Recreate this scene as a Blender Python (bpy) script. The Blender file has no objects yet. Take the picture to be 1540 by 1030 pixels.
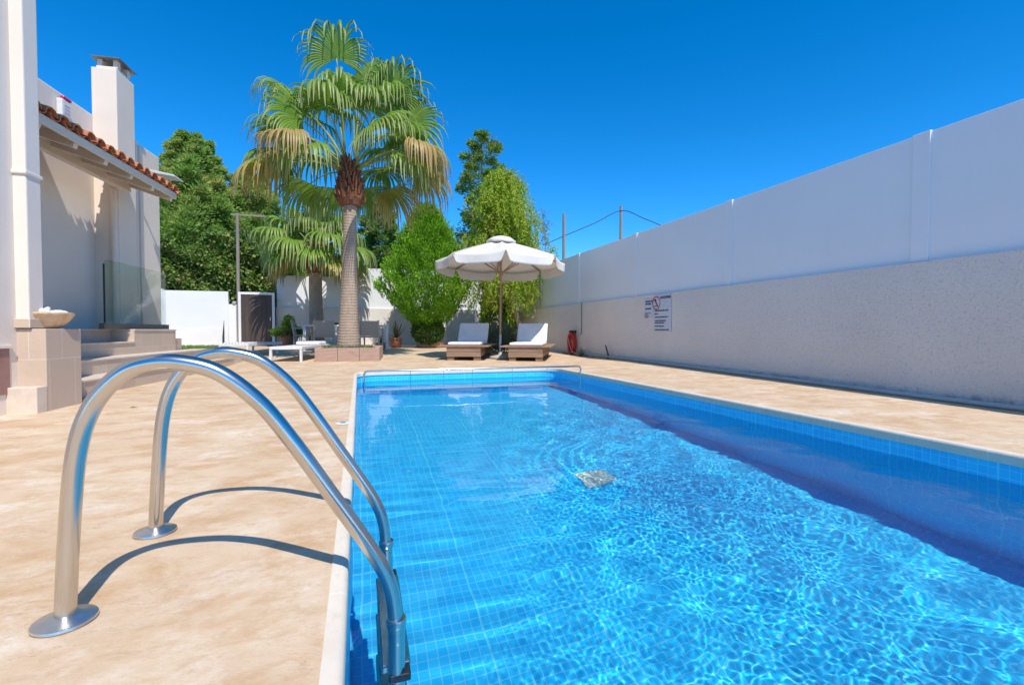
import bpy, bmesh, math, random
import numpy as np
from mathutils import Vector, Matrix, geometry
R = math.radians
C = bpy.context.scene.collection
SC = bpy.context.scene

# ------------------------------------------------------------------ camera
YAW, PITCH = math.atan(230/727.0), math.atan(18/727.0)
cam_d = bpy.data.cameras.new('camera')
cam = bpy.data.objects.new('camera', cam_d); C.objects.link(cam)
cam.location = (0, 0, 0.70)
cam.rotation_euler = (R(90)-PITCH, 0, -YAW)
cam_d.sensor_width = 36; cam_d.lens = 727/1540*36
cam_d.clip_start = 0.02; cam_d.clip_end = 3000
SC.camera = cam

# ------------------------------------------------------------------ sky, sun, exposure
SX, SY = -0.14, 0.70                      # horizontal run of a sun ray per metre of fall
SUN_EL = math.atan(1/math.hypot(SX, SY)); SUN_AZ = math.atan2(-SX, -SY)
W = bpy.data.worlds.new('World'); SC.world = W; W.use_nodes = True
wn, wl = W.node_tree.nodes, W.node_tree.links
bg = wn['Background']
sky = wn.new('ShaderNodeTexSky'); sky.sky_type = 'NISHITA'; sky.sun_disc = False
sky.sun_elevation = SUN_EL; sky.sun_rotation = SUN_AZ
sky.air_density = 1.0; sky.dust_density = 0.0; sky.ozone_density = 6.0; sky.altitude = 3000
hs = wn.new('ShaderNodeHueSaturation'); hs.inputs['Hue'].default_value = 0.497; hs.inputs['Value'].default_value = 1.32
wtc = wn.new('ShaderNodeTexCoord'); wsp = wn.new('ShaderNodeSeparateXYZ'); wl.new(wtc.outputs['Generated'], wsp.inputs[0])
wmr = wn.new('ShaderNodeMapRange'); wl.new(wsp.outputs['Z'], wmr.inputs[0])      # low sky made paler than the rest, added as whiter fill for the shadows
for i_, v_ in ((1, .0), (2, .10), (3, .6), (4, 1.30)): wmr.inputs[i_].default_value = v_
wl.new(wmr.outputs[0], hs.inputs['Saturation'])
wl.new(sky.outputs[0], hs.inputs['Color']); wl.new(hs.outputs[0], bg.inputs['Color'])
bg.inputs['Strength'].default_value = 0.15
sun_d = bpy.data.lights.new('sun', 'SUN'); sun = bpy.data.objects.new('sun', sun_d); C.objects.link(sun)
sun_d.energy = 4.0; sun_d.angle = R(0.5); sun_d.color = (1.0, 0.94, 0.86)
sun.rotation_euler = Vector((SX, SY, -1)).to_track_quat('-Z', 'Y').to_euler()
sun.location = (5, -20, 28)
sun_d.cycles.is_caustics_light = True
SC.view_settings.view_transform = 'Standard'; SC.view_settings.look = 'None'
SC.view_settings.exposure = 0.35; SC.view_settings.gamma = 1
SC.cycles.use_denoising = True
SC.cycles.max_bounces = 10; SC.cycles.transparent_max_bounces = 12
SC.cycles.caustics_reflective = False; SC.cycles.caustics_refractive = True
SC.cycles.sample_clamp_indirect = 6.0

# ------------------------------------------------------------------ helpers
def tag(o, label=None, cat=None, group=None, kind=None):
    for k, v in (('label', label), ('category', cat), ('group', group), ('kind', kind)):
        if v: o[k] = v
    return o
def empty(name, loc=(0,0,0), rz=0, label=None, cat=None, group=None, kind=None):
    o = bpy.data.objects.new(name, None); C.objects.link(o)
    o.location = loc; o.rotation_euler = (0,0,rz); o.empty_display_size = .1
    return tag(o, label, cat, group, kind)
def copy_tree(o, parent=None):
    c = o.copy(); C.objects.link(c); c.parent = parent
    for ch in list(o.children): copy_tree(ch, c)
    return c
class MB:
    def __init__(s): s.v, s.f = [], []
    def add(s, vs, fs):
        n = len(s.v); s.v += [tuple(p) for p in vs]; s.f += [tuple(i+n for i in f) for f in fs]; return s
    def box(s, x0, x1, y0, y1, z0, z1):
        return s.add([(x0,y0,z0),(x1,y0,z0),(x1,y1,z0),(x0,y1,z0),(x0,y0,z1),(x1,y0,z1),(x1,y1,z1),(x0,y1,z1)],
              [(3,2,1,0),(4,5,6,7),(0,1,5,4),(1,2,6,5),(2,3,7,6),(3,0,4,7)])
    def hexa(s, a, b):            # two quads (bottom ring a, top ring b)
        return s.add(list(a)+list(b), [(3,2,1,0),(4,5,6,7),(0,1,5,4),(1,2,6,5),(2,3,7,6),(3,0,4,7)])
    def bar(s, p, q, w, h, up=(0,0,1)):
        p, q = Vector(p), Vector(q); d = (q-p).normalized(); u = Vector(up)
        r = d.cross(u)
        if r.length < 1e-4: r = d.cross(Vector((1,0,0)))
        r.normalize(); u = r.cross(d).normalized()
        ring = lambda c: [c-r*w/2-u*h/2, c+r*w/2-u*h/2, c+r*w/2+u*h/2, c-r*w/2+u*h/2]
        return s.add(ring(p)+ring(q), [(0,1,2,3),(7,6,5,4),(4,5,1,0),(5,6,2,1),(6,7,3,2),(7,4,0,3)])
    def tube(s, path, r, n=10, cap=True):
        P = [Vector(p) for p in path]; rr = r if isinstance(r, (list, tuple)) else [r]*len(P)
        t0 = (P[1]-P[0]).normalized(); a = t0.orthogonal().normalized(); vs = []
        for i, p in enumerate(P):
            t = (P[min(i+1, len(P)-1)]-P[max(i-1, 0)]).normalized()
            a = (a - t*a.dot(t)).normalized(); b = t.cross(a)
            vs += [p + (a*math.cos(2*math.pi*k/n)+b*math.sin(2*math.pi*k/n))*rr[i] for k in range(n)]
        fs = [(i*n+k, i*n+(k+1)%n, (i+1)*n+(k+1)%n, (i+1)*n+k) for i in range(len(P)-1) for k in range(n)]
        if cap: fs += [tuple(range(n-1,-1,-1)), tuple((len(P)-1)*n+k for k in range(n))]
        return s.add(vs, fs)
    def lathe(s, prof, c=(0,0,0), n=24, wob=None):
        vs = []
        for (r, z) in prof:
            for k in range(n):
                a = 2*math.pi*k/n; q = r*(wob(a, r, z) if wob else 1)
                vs.append((c[0]+q*math.cos(a), c[1]+q*math.sin(a), c[2]+z))
        fs = [(i*n+k, i*n+(k+1)%n, (i+1)*n+(k+1)%n, (i+1)*n+k) for i in range(len(prof)-1) for k in range(n)]
        fs += [tuple(range(n-1,-1,-1)), tuple((len(prof)-1)*n+k for k in range(n))]
        return s.add(vs, fs)
    def build(s, name, mat=None, parent=None, smooth=False, bevel=0, seg=2, loc=None, rz=None, angle=40):
        me = bpy.data.meshes.new(name); me.from_pydata(s.v, [], s.f); me.update()
        o = bpy.data.objects.new(name, me); C.objects.link(o)
        if mat: me.materials.append(mat)
        if parent: o.parent = parent
        if loc is not None: o.location = loc
        if rz is not None: o.rotation_euler = (0,0,rz)
        if smooth:
            me.polygons.foreach_set('use_smooth', [True]*len(me.polygons)); 
            if smooth != 'all': me.set_sharp_from_angle(angle=R(angle))
        if bevel:
            m = o.modifiers.new('edge', 'BEVEL'); m.width = bevel; m.segments = seg; m.limit_method = 'ANGLE'; m.angle_limit = R(40)
        return o
def crom(pts, n=8):
    P = [Vector(p) for p in pts]; P = [P[0]*2-P[1]]+P+[P[-1]*2-P[-2]]; out = []
    for i in range(1, len(P)-2):
        a, b, c, d = P[i-1:i+3]
        for k in range(n):
            t = k/n
            out.append(.5*((2*b)+(c-a)*t+(2*a-5*b+4*c-d)*t*t+(3*b-a-3*c+d)*t**3))
    return out+[P[-2]]
def np_mesh(name, V, F, mat, parent=None, smooth=False):
    """V (n,3), F (m,4) numpy -> mesh object"""
    me = bpy.data.meshes.new(name); n, m, k = len(V), len(F), F.shape[1]
    me.vertices.add(n); me.vertices.foreach_set('co', np.ascontiguousarray(V, dtype=np.float32).ravel())
    me.loops.add(m*k); me.loops.foreach_set('vertex_index', np.ascontiguousarray(F, dtype=np.int32).ravel())
    me.polygons.add(m); me.polygons.foreach_set('loop_start', np.arange(0, m*k, k, dtype=np.int32))
    me.polygons.foreach_set('loop_total', np.full(m, k, dtype=np.int32))
    if smooth: me.polygons.foreach_set('use_smooth', np.ones(m, dtype=bool))
    me.update(calc_edges=True); me.validate()
    o = bpy.data.objects.new(name, me); C.objects.link(o); me.materials.append(mat)
    if parent: o.parent = parent
    return o

# ------------------------------------------------------------------ materials
class NT:
    def __init__(s, name):
        s.m = bpy.data.materials.new(name); s.m.use_nodes = True; s.n = s.m.node_tree.nodes; s.l = s.m.node_tree.links
        s.b = s.n['Principled BSDF']; s.out = s.n['Material Output']; s.co = None
    def node(s, t, **kw):
        x = s.n.new(t)
        for k, v in kw.items():
            if k.startswith('i_'):
                key = k[2:]; key = int(key) if key.isdigit() else key.replace('_', ' ')
                s.set(x.inputs[key], v)
            else: setattr(x, k, v)
        return x
    def set(s, inp, v):
        if hasattr(v, 'is_output'): s.l.new(v, inp)
        else: inp.default_value = v
    def coord(s, scale=(1,1,1), kind='Object'):
        if s.co is None: s.co = s.n.new('ShaderNodeTexCoord')
        mp = s.n.new('ShaderNodeMapping'); mp.inputs['Scale'].default_value = scale
        s.l.new(s.co.outputs[kind], mp.inputs['Vector']); return mp.outputs[0]
    def noise(s, scale, detail=5, rough=.55, aniso=(1,1,1), dist=0):
        x = s.node('ShaderNodeTexNoise', i_Scale=scale, i_Detail=detail, i_Roughness=rough, i_Distortion=dist)
        s.l.new(s.coord(aniso), x.inputs['Vector']); return x.outputs['Fac']
    def ramp(s, fac, stops):
        x = s.n.new('ShaderNodeValToRGB'); el = x.color_ramp.elements
        while len(el) < len(stops): el.new(.5)
        for e, (p, c) in zip(el, stops):
            e.position = p; e.color = (*c, 1) if not isinstance(c, (int, float)) else (c, c, c, 1)
        s.l.new(fac, x.inputs['Fac']); return x.outputs['Color']
    def mix(s, fac, a, b, mode='MIX'):
        x = s.n.new('ShaderNodeMix'); x.data_type = 'RGBA'; x.blend_type = mode; x.clamp_factor = True
        for inp, v in ((x.inputs[0], fac), (x.inputs[6], a), (x.inputs[7], b)):
            if hasattr(v, 'is_output'): s.l.new(v, inp)
            else: inp.default_value = v if isinstance(v, (int, float)) else (*v, 1)
        return x.outputs[2]
    def math(s, op, a, b=0.0):
        x = s.node('ShaderNodeMath', operation=op); s.set(x.inputs[0], a); s.set(x.inputs[1], b); return x.outputs[0]
    def base(s, c, rough=.6, metal=0, spec=None):
        s.set(s.b.inputs['Base Color'], c if hasattr(c, 'is_output') else (*c, 1))
        s.set(s.b.inputs['Roughness'], rough); s.b.inputs['Metallic'].default_value = metal
        if spec is not None: s.b.inputs['Specular IOR Level'].default_value = spec
        return s
    def bump(s, h, strength=.3, dist=.01):
        x = s.node('ShaderNodeBump', i_Strength=strength, i_Distance=dist); s.l.new(h, x.inputs['Height'])
        s.l.new(x.outputs[0], s.b.inputs['Normal']); return s
def simple(name, c, c2=None, scale=8, rough=.6, metal=0, bump=0, bscale=60, dist=.004, aniso=(1,1,1), spec=None):
    t = NT(name)
    if c2 is None: c2 = tuple(x*.85 for x in c)
    col = t.mix(t.ramp(t.noise(scale, 6, .6, aniso), [(.35, 0), (.65, 1)]), c, c2)
    t.base(col, rough, metal, spec)
    if bump: t.bump(t.noise(bscale, 4, .6, aniso), bump, dist)
    return t.m
def foliage(name, c, c2, c3=None, rough=.55, trans=.35, scale=1.2):
    t = NT(name)
    g = t.node('ShaderNodeNewGeometry')
    col = t.mix(g.outputs['Random Per Island'], c, c2)
    if c3: col = t.mix(t.ramp(t.noise(scale, 4, .6), [(.5, 0), (.68, 1)]), col, c3)
    t.base(col, rough, spec=.35)
    tr = t.node('ShaderNodeBsdfTranslucent'); t.l.new(col, tr.inputs['Color'])
    mx = t.node('ShaderNodeMixShader'); mx.inputs[0].default_value = trans
    t.l.new(t.b.outputs[0], mx.inputs[1]); t.l.new(tr.outputs[0], mx.inputs[2]); t.l.new(mx.outputs[0], t.out.inputs['Surface'])
    return t.m

def deck_mat():
    t = NT('stamped_concrete')
    n1 = t.noise(1.7, 9, .66, (1, 1.1, 1), .25)
    n2 = t.noise(3.3, 12, .74, (.9, 1.2, 1), .3)
    n3 = t.noise(34, 8, .75, (.8, 1.4, 1))
    n4 = t.noise(150, 5, .8)
    c = t.mix(t.ramp(n1, [(.36, 0), (.62, 1)]), (.68, .545, .39), (.585, .42, .265))
    c = t.mix(t.ramp(n2, [(.48, 0), (.62, .9)]), c, (.53, .335, .175))
    c = t.mix(t.ramp(t.noise(2.3, 12, .74, (.9, 1.15, 1), .25), [(.52, 0), (.67, .75)]), c, (.77, .685, .565))
    c = t.mix(t.ramp(t.noise(11, 9, .74, (.8, 1.3, 1), .2), [(.53, 0), (.66, .7)]), c, (.50, .34, .20))
    c = t.mix(t.ramp(n3, [(.56, 0), (.72, .45)]), c, (.50, .345, .22))
    c = t.mix(t.ramp(n4, [(.52, 0), (.72, .55)]), c, (.46, .33, .22))
    crack = t.math('LESS_THAN', t.math('ABSOLUTE', t.math('SUBTRACT', t.noise(3.2, 8, .62, (.8, 1.8, 1), .4), .5)), .0022)
    crack = t.math('MULTIPLY', crack, t.ramp(t.noise(1.7, 3, .5), [(.50, 0), (.56, 1)]))
    c = t.mix(t.math('MULTIPLY', crack, .55), c, (.33, .23, .15))
    t.base(c, .62, spec=.3)
    h = t.math('ADD', t.math('MULTIPLY', n2, .8), t.math('MULTIPLY', n3, .4))
    t.bump(t.math('SUBTRACT', h, t.math('MULTIPLY', crack, .3)), .4, .012); return t.m
def tile_mat(name, ca, cb, grout, size, kind='pool'):
    """mosaic: random tile tint + grout, laid along whichever axes the face has"""
    t = NT(name)
    g = t.node('ShaderNodeNewGeometry')
    sx = t.node('ShaderNodeSeparateXYZ'); t.l.new(g.outputs['Position'], sx.inputs[0])
    nx = t.node('ShaderNodeSeparateXYZ'); t.l.new(g.outputs['Normal'], nx.inputs[0])
    ax = t.math('GREATER_THAN', t.math('ABSOLUTE', nx.outputs['X']), .7); az = t.math('GREATER_THAN', t.math('ABSOLUTE', nx.outputs['Z']), .7)
    # u = y on x-facing walls else x ; v = y on the floor else z
    mu = t.node('ShaderNodeMix', data_type='FLOAT'); t.l.new(ax, mu.inputs[0]); t.l.new(sx.outputs['X'], mu.inputs[2]); t.l.new(sx.outputs['Y'], mu.inputs[3])
    mv = t.node('ShaderNodeMix', data_type='FLOAT'); t.l.new(az, mv.inputs[0]); t.l.new(sx.outputs['Z'], mv.inputs[2]); t.l.new(sx.outputs['Y'], mv.inputs[3])
    def cell(sz, gw):
        us, vs = t.math('DIVIDE', mu.outputs[0], sz), t.math('DIVIDE', mv.outputs[0], sz)
        fu, fv = t.math('FRACT', t.math('ADD', us, 400.0)), t.math('FRACT', t.math('ADD', vs, 400.0))
        ln = t.math('MAXIMUM', t.math('LESS_THAN', fu, gw), t.math('LESS_THAN', fv, gw))
        cb_ = t.node('ShaderNodeCombineXYZ'); t.l.new(t.math('FLOOR', us), cb_.inputs[0]); t.l.new(t.math('FLOOR', vs), cb_.inputs[1])
        return ln, cb_.outputs[0]
    ln, id_ = cell(size, .10)
    wn_ = t.node('ShaderNodeTexWhiteNoise', noise_dimensions='2D'); t.l.new(id_, wn_.inputs['Vector'])
    c = t.mix(wn_.outputs['Value'], ca, cb)
    c = t.mix(t.math('MULTIPLY', ln, .55), c, grout)
    if kind == 'pool':
        l2, _ = cell(size*12, .02); c = t.mix(t.math('MULTIPLY', l2, .28), c, tuple(min(1, x*1.25) for x in grout))
    t.base(c, .3 if kind == 'pool' else .45, spec=.4)
    return t.m
def steptile_mat():
    t = NT('beige_porcelain')
    br = t.node('ShaderNodeTexBrick', i_Scale=1.0); br.offset = 0.5; br.inputs['Brick Width'].default_value = .33; br.inputs['Row Height'].default_value = .45
    br.inputs['Mortar Size'].default_value = .004; br.inputs['Bias'].default_value = 0
    br.inputs['Color1'].default_value = (.56, .44, .34, 1); br.inputs['Color2'].default_value = (.62, .50, .39, 1); br.inputs['Mortar'].default_value = (.68, .58, .48, 1)
    t.l.new(t.coord((1,1,1)), br.inputs['Vector'])
    sp = t.node('ShaderNodeSeparateXYZ'); tc = t.coord(); t.l.new(tc, sp.inputs[0])
    cm = t.node('ShaderNodeCombineXYZ'); t.l.new(t.math('ADD', sp.outputs[0], sp.outputs[1]), cm.inputs[0]); t.l.new(sp.outputs[2], cm.inputs[1])
    t.l.new(cm.outputs[0], br.inputs['Vector'])
    c = t.mix(t.math('MULTIPLY', t.ramp(t.noise(20, 8, .7, (1,1,3)), [(.4, 0), (.7, 1)]), .35), br.outputs['Color'], (.47, .36, .27))
    t.base(c, .45, spec=.35); return t.m
def render_wall(name, c, c2, speck=.0, bump=.25, bscale=45, dist=.006, dirt=None):
    t = NT(name)
    col = t.mix(t.ramp(t.noise(1.1, 6, .6), [(.35, 0), (.7, 1)]), c, c2)
    if speck: col = t.mix(t.math('MULTIPLY', t.ramp(t.noise(34, 4, .75), [(.54, 0), (.68, 1)]), speck), col, tuple(x*.62 for x in c))
    if dirt:    # splash dirt along the foot of the wall: its own blotchy shape
        g = t.node('ShaderNodeNewGeometry'); sp = t.node('ShaderNodeSeparateXYZ'); t.l.new(g.outputs['Position'], sp.inputs[0])
        mr = t.node('ShaderNodeMapRange'); t.l.new(sp.outputs['Z'], mr.inputs[0]); mr.inputs[1].default_value = dirt[0]; mr.inputs[2].default_value = dirt[1]; mr.inputs[3].default_value = 1; mr.inputs[4].default_value = 0
        d = t.math('MULTIPLY', mr.outputs[0], t.ramp(t.noise(5, 8, .7, (1, 1, .6)), [(.46, 0), (.62, 1)]))
        col = t.mix(d, col, dirt[2])
    t.base(col, .85, spec=.2)
    t.bump(t.noise(bscale, 5, .65), bump, dist); return t.m

M = {}
M['deck'] = deck_mat()
t = NT('cream_coping'); g = t.node('ShaderNodeNewGeometry'); sp = t.node('ShaderNodeSeparateXYZ'); t.l.new(g.outputs['Position'], sp.inputs[0])
j1 = t.math('LESS_THAN', t.math('FRACT', t.math('ADD', t.math('DIVIDE', sp.outputs['Y'], .5), 40.31)), .012); j2 = t.math('LESS_THAN', t.math('FRACT', t.math('ADD', t.math('DIVIDE', sp.outputs['X'], .5), 40.2)), .012)
sid = t.math('GREATER_THAN', sp.outputs['Y'], 8.2); jl = t.math('ADD', t.math('MULTIPLY', j2, sid), t.math('MULTIPLY', j1, t.math('SUBTRACT', 1.0, sid)))
c_ = t.mix(t.ramp(t.noise(6, 7, .65), [(.35, 0), (.65, 1)]), (.72, .65, .535), (.66, .58, .465)); c_ = t.mix(t.math('MULTIPLY', t.ramp(t.noise(22, 7, .7), [(.56, 0), (.7, 1)]), .5), c_, (.50, .40, .28))
t.base(t.mix(t.math('MULTIPLY', jl, .6), c_, (.80, .75, .66)), .6, spec=.3); t.bump(t.noise(90, 4, .6), .2, .003); M['coping'] = t.m
M['pool'] = tile_mat('blue_mosaic', (.020, .51, .91), (.034, .59, .96), (.22, .75, .97), .05)
t = NT('pool_water'); t.n.remove(t.b)
rf = t.node('ShaderNodeBsdfRefraction', i_IOR=1.333, i_Roughness=0.0); rf.inputs['Color'].default_value = (.93, .99, 1, 1)
gs = t.node('ShaderNodeBsdfGlossy', i_Roughness=0.0); gs.inputs['Color'].default_value = (.9, .95, 1, 1)
fr = t.node('ShaderNodeFresnel', i_IOR=1.333); mx = t.node('ShaderNodeMixShader')
t.l.new(t.math('MULTIPLY', fr.outputs[0], .66), mx.inputs[0]); t.l.new(rf.outputs[0], mx.inputs[1]); t.l.new(gs.outputs[0], mx.inputs[2])
t.l.new(mx.outputs[0], t.out.inputs['Surface']); M['water'] = t.m
M['white_tile'] = simple('white_drain', (.62, .72, .62), (.5, .62, .55), 30, .4)
M['steel'] = simple('polished_steel', (.64, .605, .55), (.55, .52, .475), 9, .20, 1.0, bump=.03, bscale=120, dist=.001, aniso=(1,1,.2))
M['brushed'] = simple('brushed_steel', (.72, .70, .66), (.62, .61, .58), 14, .34, 1.0, bump=.05, bscale=200, dist=.001)
M['dark_plastic'] = simple('dark_plastic', (.03, .035, .04), None, 10, .45)
M['grey_plastic'] = simple('grey_pipe', (.42, .47, .48), (.36, .41, .42), 4, .5)
M['stucco'] = render_wall('rough_stucco', (.78, .735, .685), (.72, .675, .63), .62, 1.0, 34, .018, (0.0, .12, (.09, .07, .05)))
t = NT('painted_panel'); c_ = t.mix(t.ramp(t.noise(.7, 5, .6), [(.35, 0), (.65, 1)]), (.79, .825, .85), (.76, .80, .83))
c_ = t.mix(t.math('MULTIPLY', t.ramp(t.noise(9, 6, .7, (.5, .5, .03)), [(.55, 0), (.75, 1)]), .07), c_, (.55, .55, .54)); c_ = t.mix(t.math('MULTIPLY', t.ramp(t.noise(14, 7, .75), [(.66, 0), (.76, 1)]), .10), c_, (.52, .51, .49))
t.base(c_, .42, spec=.4); t.bump(t.math('ADD', t.noise(1.6, 3, .5), t.math('MULTIPLY', t.noise(60, 3, .6), .05)), .12, .02); M['panel'] = t.m
M['white_wall'] = render_wall('white_wall', (.80, .79, .77), (.74, .73, .70), 0, .2, 40, .004)
M['house'] = render_wall('house_render', (.79, .705, .61), (.74, .655, .565), .12, .25, 55, .005)
M['terrain'] = simple('dry_ground', (.30, .25, .17), (.22, .22, .11), .3, .9, bump=.4, bscale=6, dist=.05)
M['step'] = steptile_mat()
M['tread'] = simple('pale_tread', (.70, .60, .49), (.62, .52, .42), 14, .45)
# ------------------------------------------------------------------ the setting
def sst(a, b, x):
    t = min(1, max(0, (x-a)/(b-a))); return t*t*(3-2*t)
def gz(x, y):                       # paving rises gently to the back and along the right wall
    back = .019*max(0, y-8.8)
    right = .0105*max(0, y-2.5)*min(1, max(0, (x-3.66)/1.85))
    return max(back, right if y < 8.8 else right*max(0, 1-(y-8.8)/3))
PX0, PX1, PY0, PY1 = -.035, 3.515, -2.2, 8.55     # inner edge of the coping
def rrect(x0, x1, y0, y1, r, n=8, rn=.05):
    pts = []
    for (cx, cy, a0, rr) in ((x1, y0, -90, rn), (x1, y1, 0, r), (x0, y1, 90, r), (x0, y0, 180, rn)):
        sx = -1 if cx == x1 else 1; sy = 1 if cy == y0 else -1
        for k in range(n+1):
            a = R(a0+90*k/n); pts.append((cx+sx*rr+rr*math.cos(a), cy+sy*rr+rr*math.sin(a)))
    return pts
def offset_ring(o):                  # ring offset outwards by o
    return rrect(PX0-o, PX1+o, PY0-o, PY1+o, .38+o, 8, .05+o)
CW = .046                            # coping width
# paving with the pool cut out
hole = [Vector(p) for p in offset_ring(CW)]
bx0, bx1, by0, by1 = -9.0, 5.95, -7.0, 19.6
pts = list(hole); n = len(hole)
edges = [(i, (i+1) % n) for i in range(n)]
inside = lambda x, y, o: PX0-o < x < PX1+o and PY0-o < y < PY1+o
xs = np.arange(bx0, bx1+.01, .325*46/46); ys = np.arange(by0, by1+.01, .38)
xs = np.linspace(bx0, bx1, 47); ys = np.linspace(by0, by1, 71)
for x in xs:
    for y in ys:
        if not inside(x, y, CW+.04): pts.append(Vector((x, y)))
vv, ee, ff, *_ = geometry.delaunay_2d_cdt(pts, edges, [], 0, 1e-5)
mb = MB(); mb.v = [(p.x, p.y, gz(p.x, p.y)) for p in vv]
def in_hole(c):
    o = CW+.002
    if not inside(c[0], c[1], o): return False
    r = .38+o-.02
    for cx in (PX0-o+r, PX1+o-r):
        cy = PY1+o-r
        if c[1] > cy and ((cx < 1 and c[0] < cx) or (cx > 1 and c[0] > cx)):
            if math.hypot(c[0]-cx, c[1]-cy) > r: return False
    return True
for f in ff:
    c = sum((vv[i] for i in f), Vector((0,0)))/3
    if not in_hole(c): mb.f.append(tuple(f))
tag(mb.build('paved_deck', M['deck'], smooth='all'), kind='structure')
# land beyond the plot
mb = MB(); far = 900
ring = [(bx0,by0),(bx1,by0),(bx1,by1),(bx0,by1)]
o_ = [(-far,-far),(far,-far),(far,far),(-far,far)]
mb.v = [(x, y, .17 if y > 10 else -.02) for x, y in ring]+[(x, y, .1) for x, y in o_]
mb.f = [(i, 4+i, 4+(i+1) % 4, (i+1) % 4) for i in range(4)]
mb.f = [f[::-1] for f in mb.f]
tag(mb.build('terrain', M['terrain']), kind='structure')
# coping: a ring of bullnosed blocks
prof = [(CW, -.03), (CW, .004), (.016, .004), (.004, -.002), (0, -.014), (0, -.062), (.02, -.062)]
def ring_sweep(profile, closed_profile=False):
    m = MB(); rings = [[(x, y, z) for x, y in offset_ring(o)] for o, z in profile]
    N = len(rings[0])
    for r_ in rings: m.v += r_
    for i in range(len(rings)-1):
        for k in range(N): m.f.append((i*N+k, i*N+(k+1) % N, (i+1)*N+(k+1) % N, (i+1)*N+k))
    return m
tag(ring_sweep(prof).build('pool_coping', M['coping'], smooth=True, angle=50), kind='structure')
# pool shell
WZ, FZ = -.165, -1.5
m = ring_sweep([(.014, -.055), (.014, FZ)])
N = len(offset_ring(0)); m.f.append(tuple(range(2*N-1, N-1, -1)))
shell = tag(m.build('pool_basin', M['pool']), kind='structure'); 
for p in shell.data.polygons: pass
bm = bmesh.new(); bm.from_mesh(shell.data); bmesh.ops.recalc_face_normals(bm, faces=bm.faces); bmesh.ops.reverse_faces(bm, faces=bm.faces); bm.to_mesh(shell.data); bm.free()
shell.cycles.is_caustics_receiver = True
# curved bench step across the far end, under water
st = MB()
arc = [(PX0-.01+ (PX1-PX0+.02)*k/24, 8.54-.62*math.sin(math.pi*k/24)**.6) for k in range(25)]
top = [(x, y, -.50) for x, y in arc]; low = [(x, y, FZ+.004) for x, y in arc]
bk = [(PX1+.01, 8.56, -.50), (PX0-.01, 8.56, -.50)]
st.v = top+low+bk
st.f = [(k, k+25, k+26, k+1) for k in range(24)]+[tuple(range(25))+(50, 51)]
st_o = tag(st.build('pool_bench_step', M['pool']), kind='structure'); st_o.cycles.is_caustics_receiver = True
# main drain cover
d = MB().box(1.80, 2.10, 3.62, 3.90, FZ+.002, FZ+.02).build('drain_cover', M['white_tile'], bevel=.004)
tag(d, 'square pale drain cover on the blue tiled pool floor', 'drain cover'); d.cycles.is_caustics_receiver = True
# water surface: real ripples
rng = np.random.default_rng(7)
wx = np.arange(PX0-.012, PX1+.0121, .0056)
wy = np.concatenate([np.arange(-2.2, .3, .03), np.arange(.3, 4.2, .0056), np.arange(4.2, 6.2, .0095), np.arange(6.2, PY1, .016), [PY1+.012]])
GX, GY = np.meshgrid(wx, wy); H = np.zeros_like(GX)
def waves(n, l0, l1, curv, th0=0, spread=math.pi):
    h = np.zeros_like(GX)
    for i in range(n):
        lam = math.exp(rng.uniform(math.log(l0), math.log(l1))); k = 2*math.pi/lam
        th = th0+rng.uniform(-spread, spread); a = curv/(k*k)/math.sqrt(n/2)
        h += a*np.cos(k*(GX*math.cos(th)+GY*math.sin(th))+rng.uniform(0, 6.28))
    return h
S = lambda a, b, x: np.clip((x-a)/(b-a), 0, 1)**2*(3-2*np.clip((x-a)/(b-a), 0, 1))
chop = S(.35, 1.5, GX-.26*np.maximum(GY-1.2, 0)+.15*np.sin(GY*1.7))*(1-.85*S(4.0, 7.0, GY-.35*GX))
H += (waves(70, .027, .062, 1.75)+waves(40, .06, .13, .55))*chop*(.75+.35*np.sin(GX*2.1+GY*.9)*np.sin(GY*1.6-GX*1.3+1))
H += waves(26, .22, .6, .5)*(.18+.6*chop)*(1-.85*S(4, 7, GY))
H += waves(10, .12, .3, .30, 1.4, .3)*(1-S(.6, 1.8, GX))*(1-.7*S(2.5, 5, GY))
rr = np.hypot(GX-2.75, GY-3.35)        # rings spreading from the inlet side
H += .00022*np.cos(rr*2*math.pi/.105)*np.exp(-((rr-.75)/.45)**2)*S(0, .3, 2.9-GX)
V = np.stack([GX.ravel(), GY.ravel(), (WZ+H).ravel()], 1)
ny, nx = GX.shape
# clip the two rounded far corners
idx = (np.arange(ny-1)[:, None]*nx+np.arange(nx-1)[None]).ravel()
F = np.stack([idx, idx+1, idx+nx+1, idx+nx], 1)
water = tag(np_mesh('pool_water', V, F, M['water'], smooth=True), kind='structure')
water.cycles.is_caustics_caster = True
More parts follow.
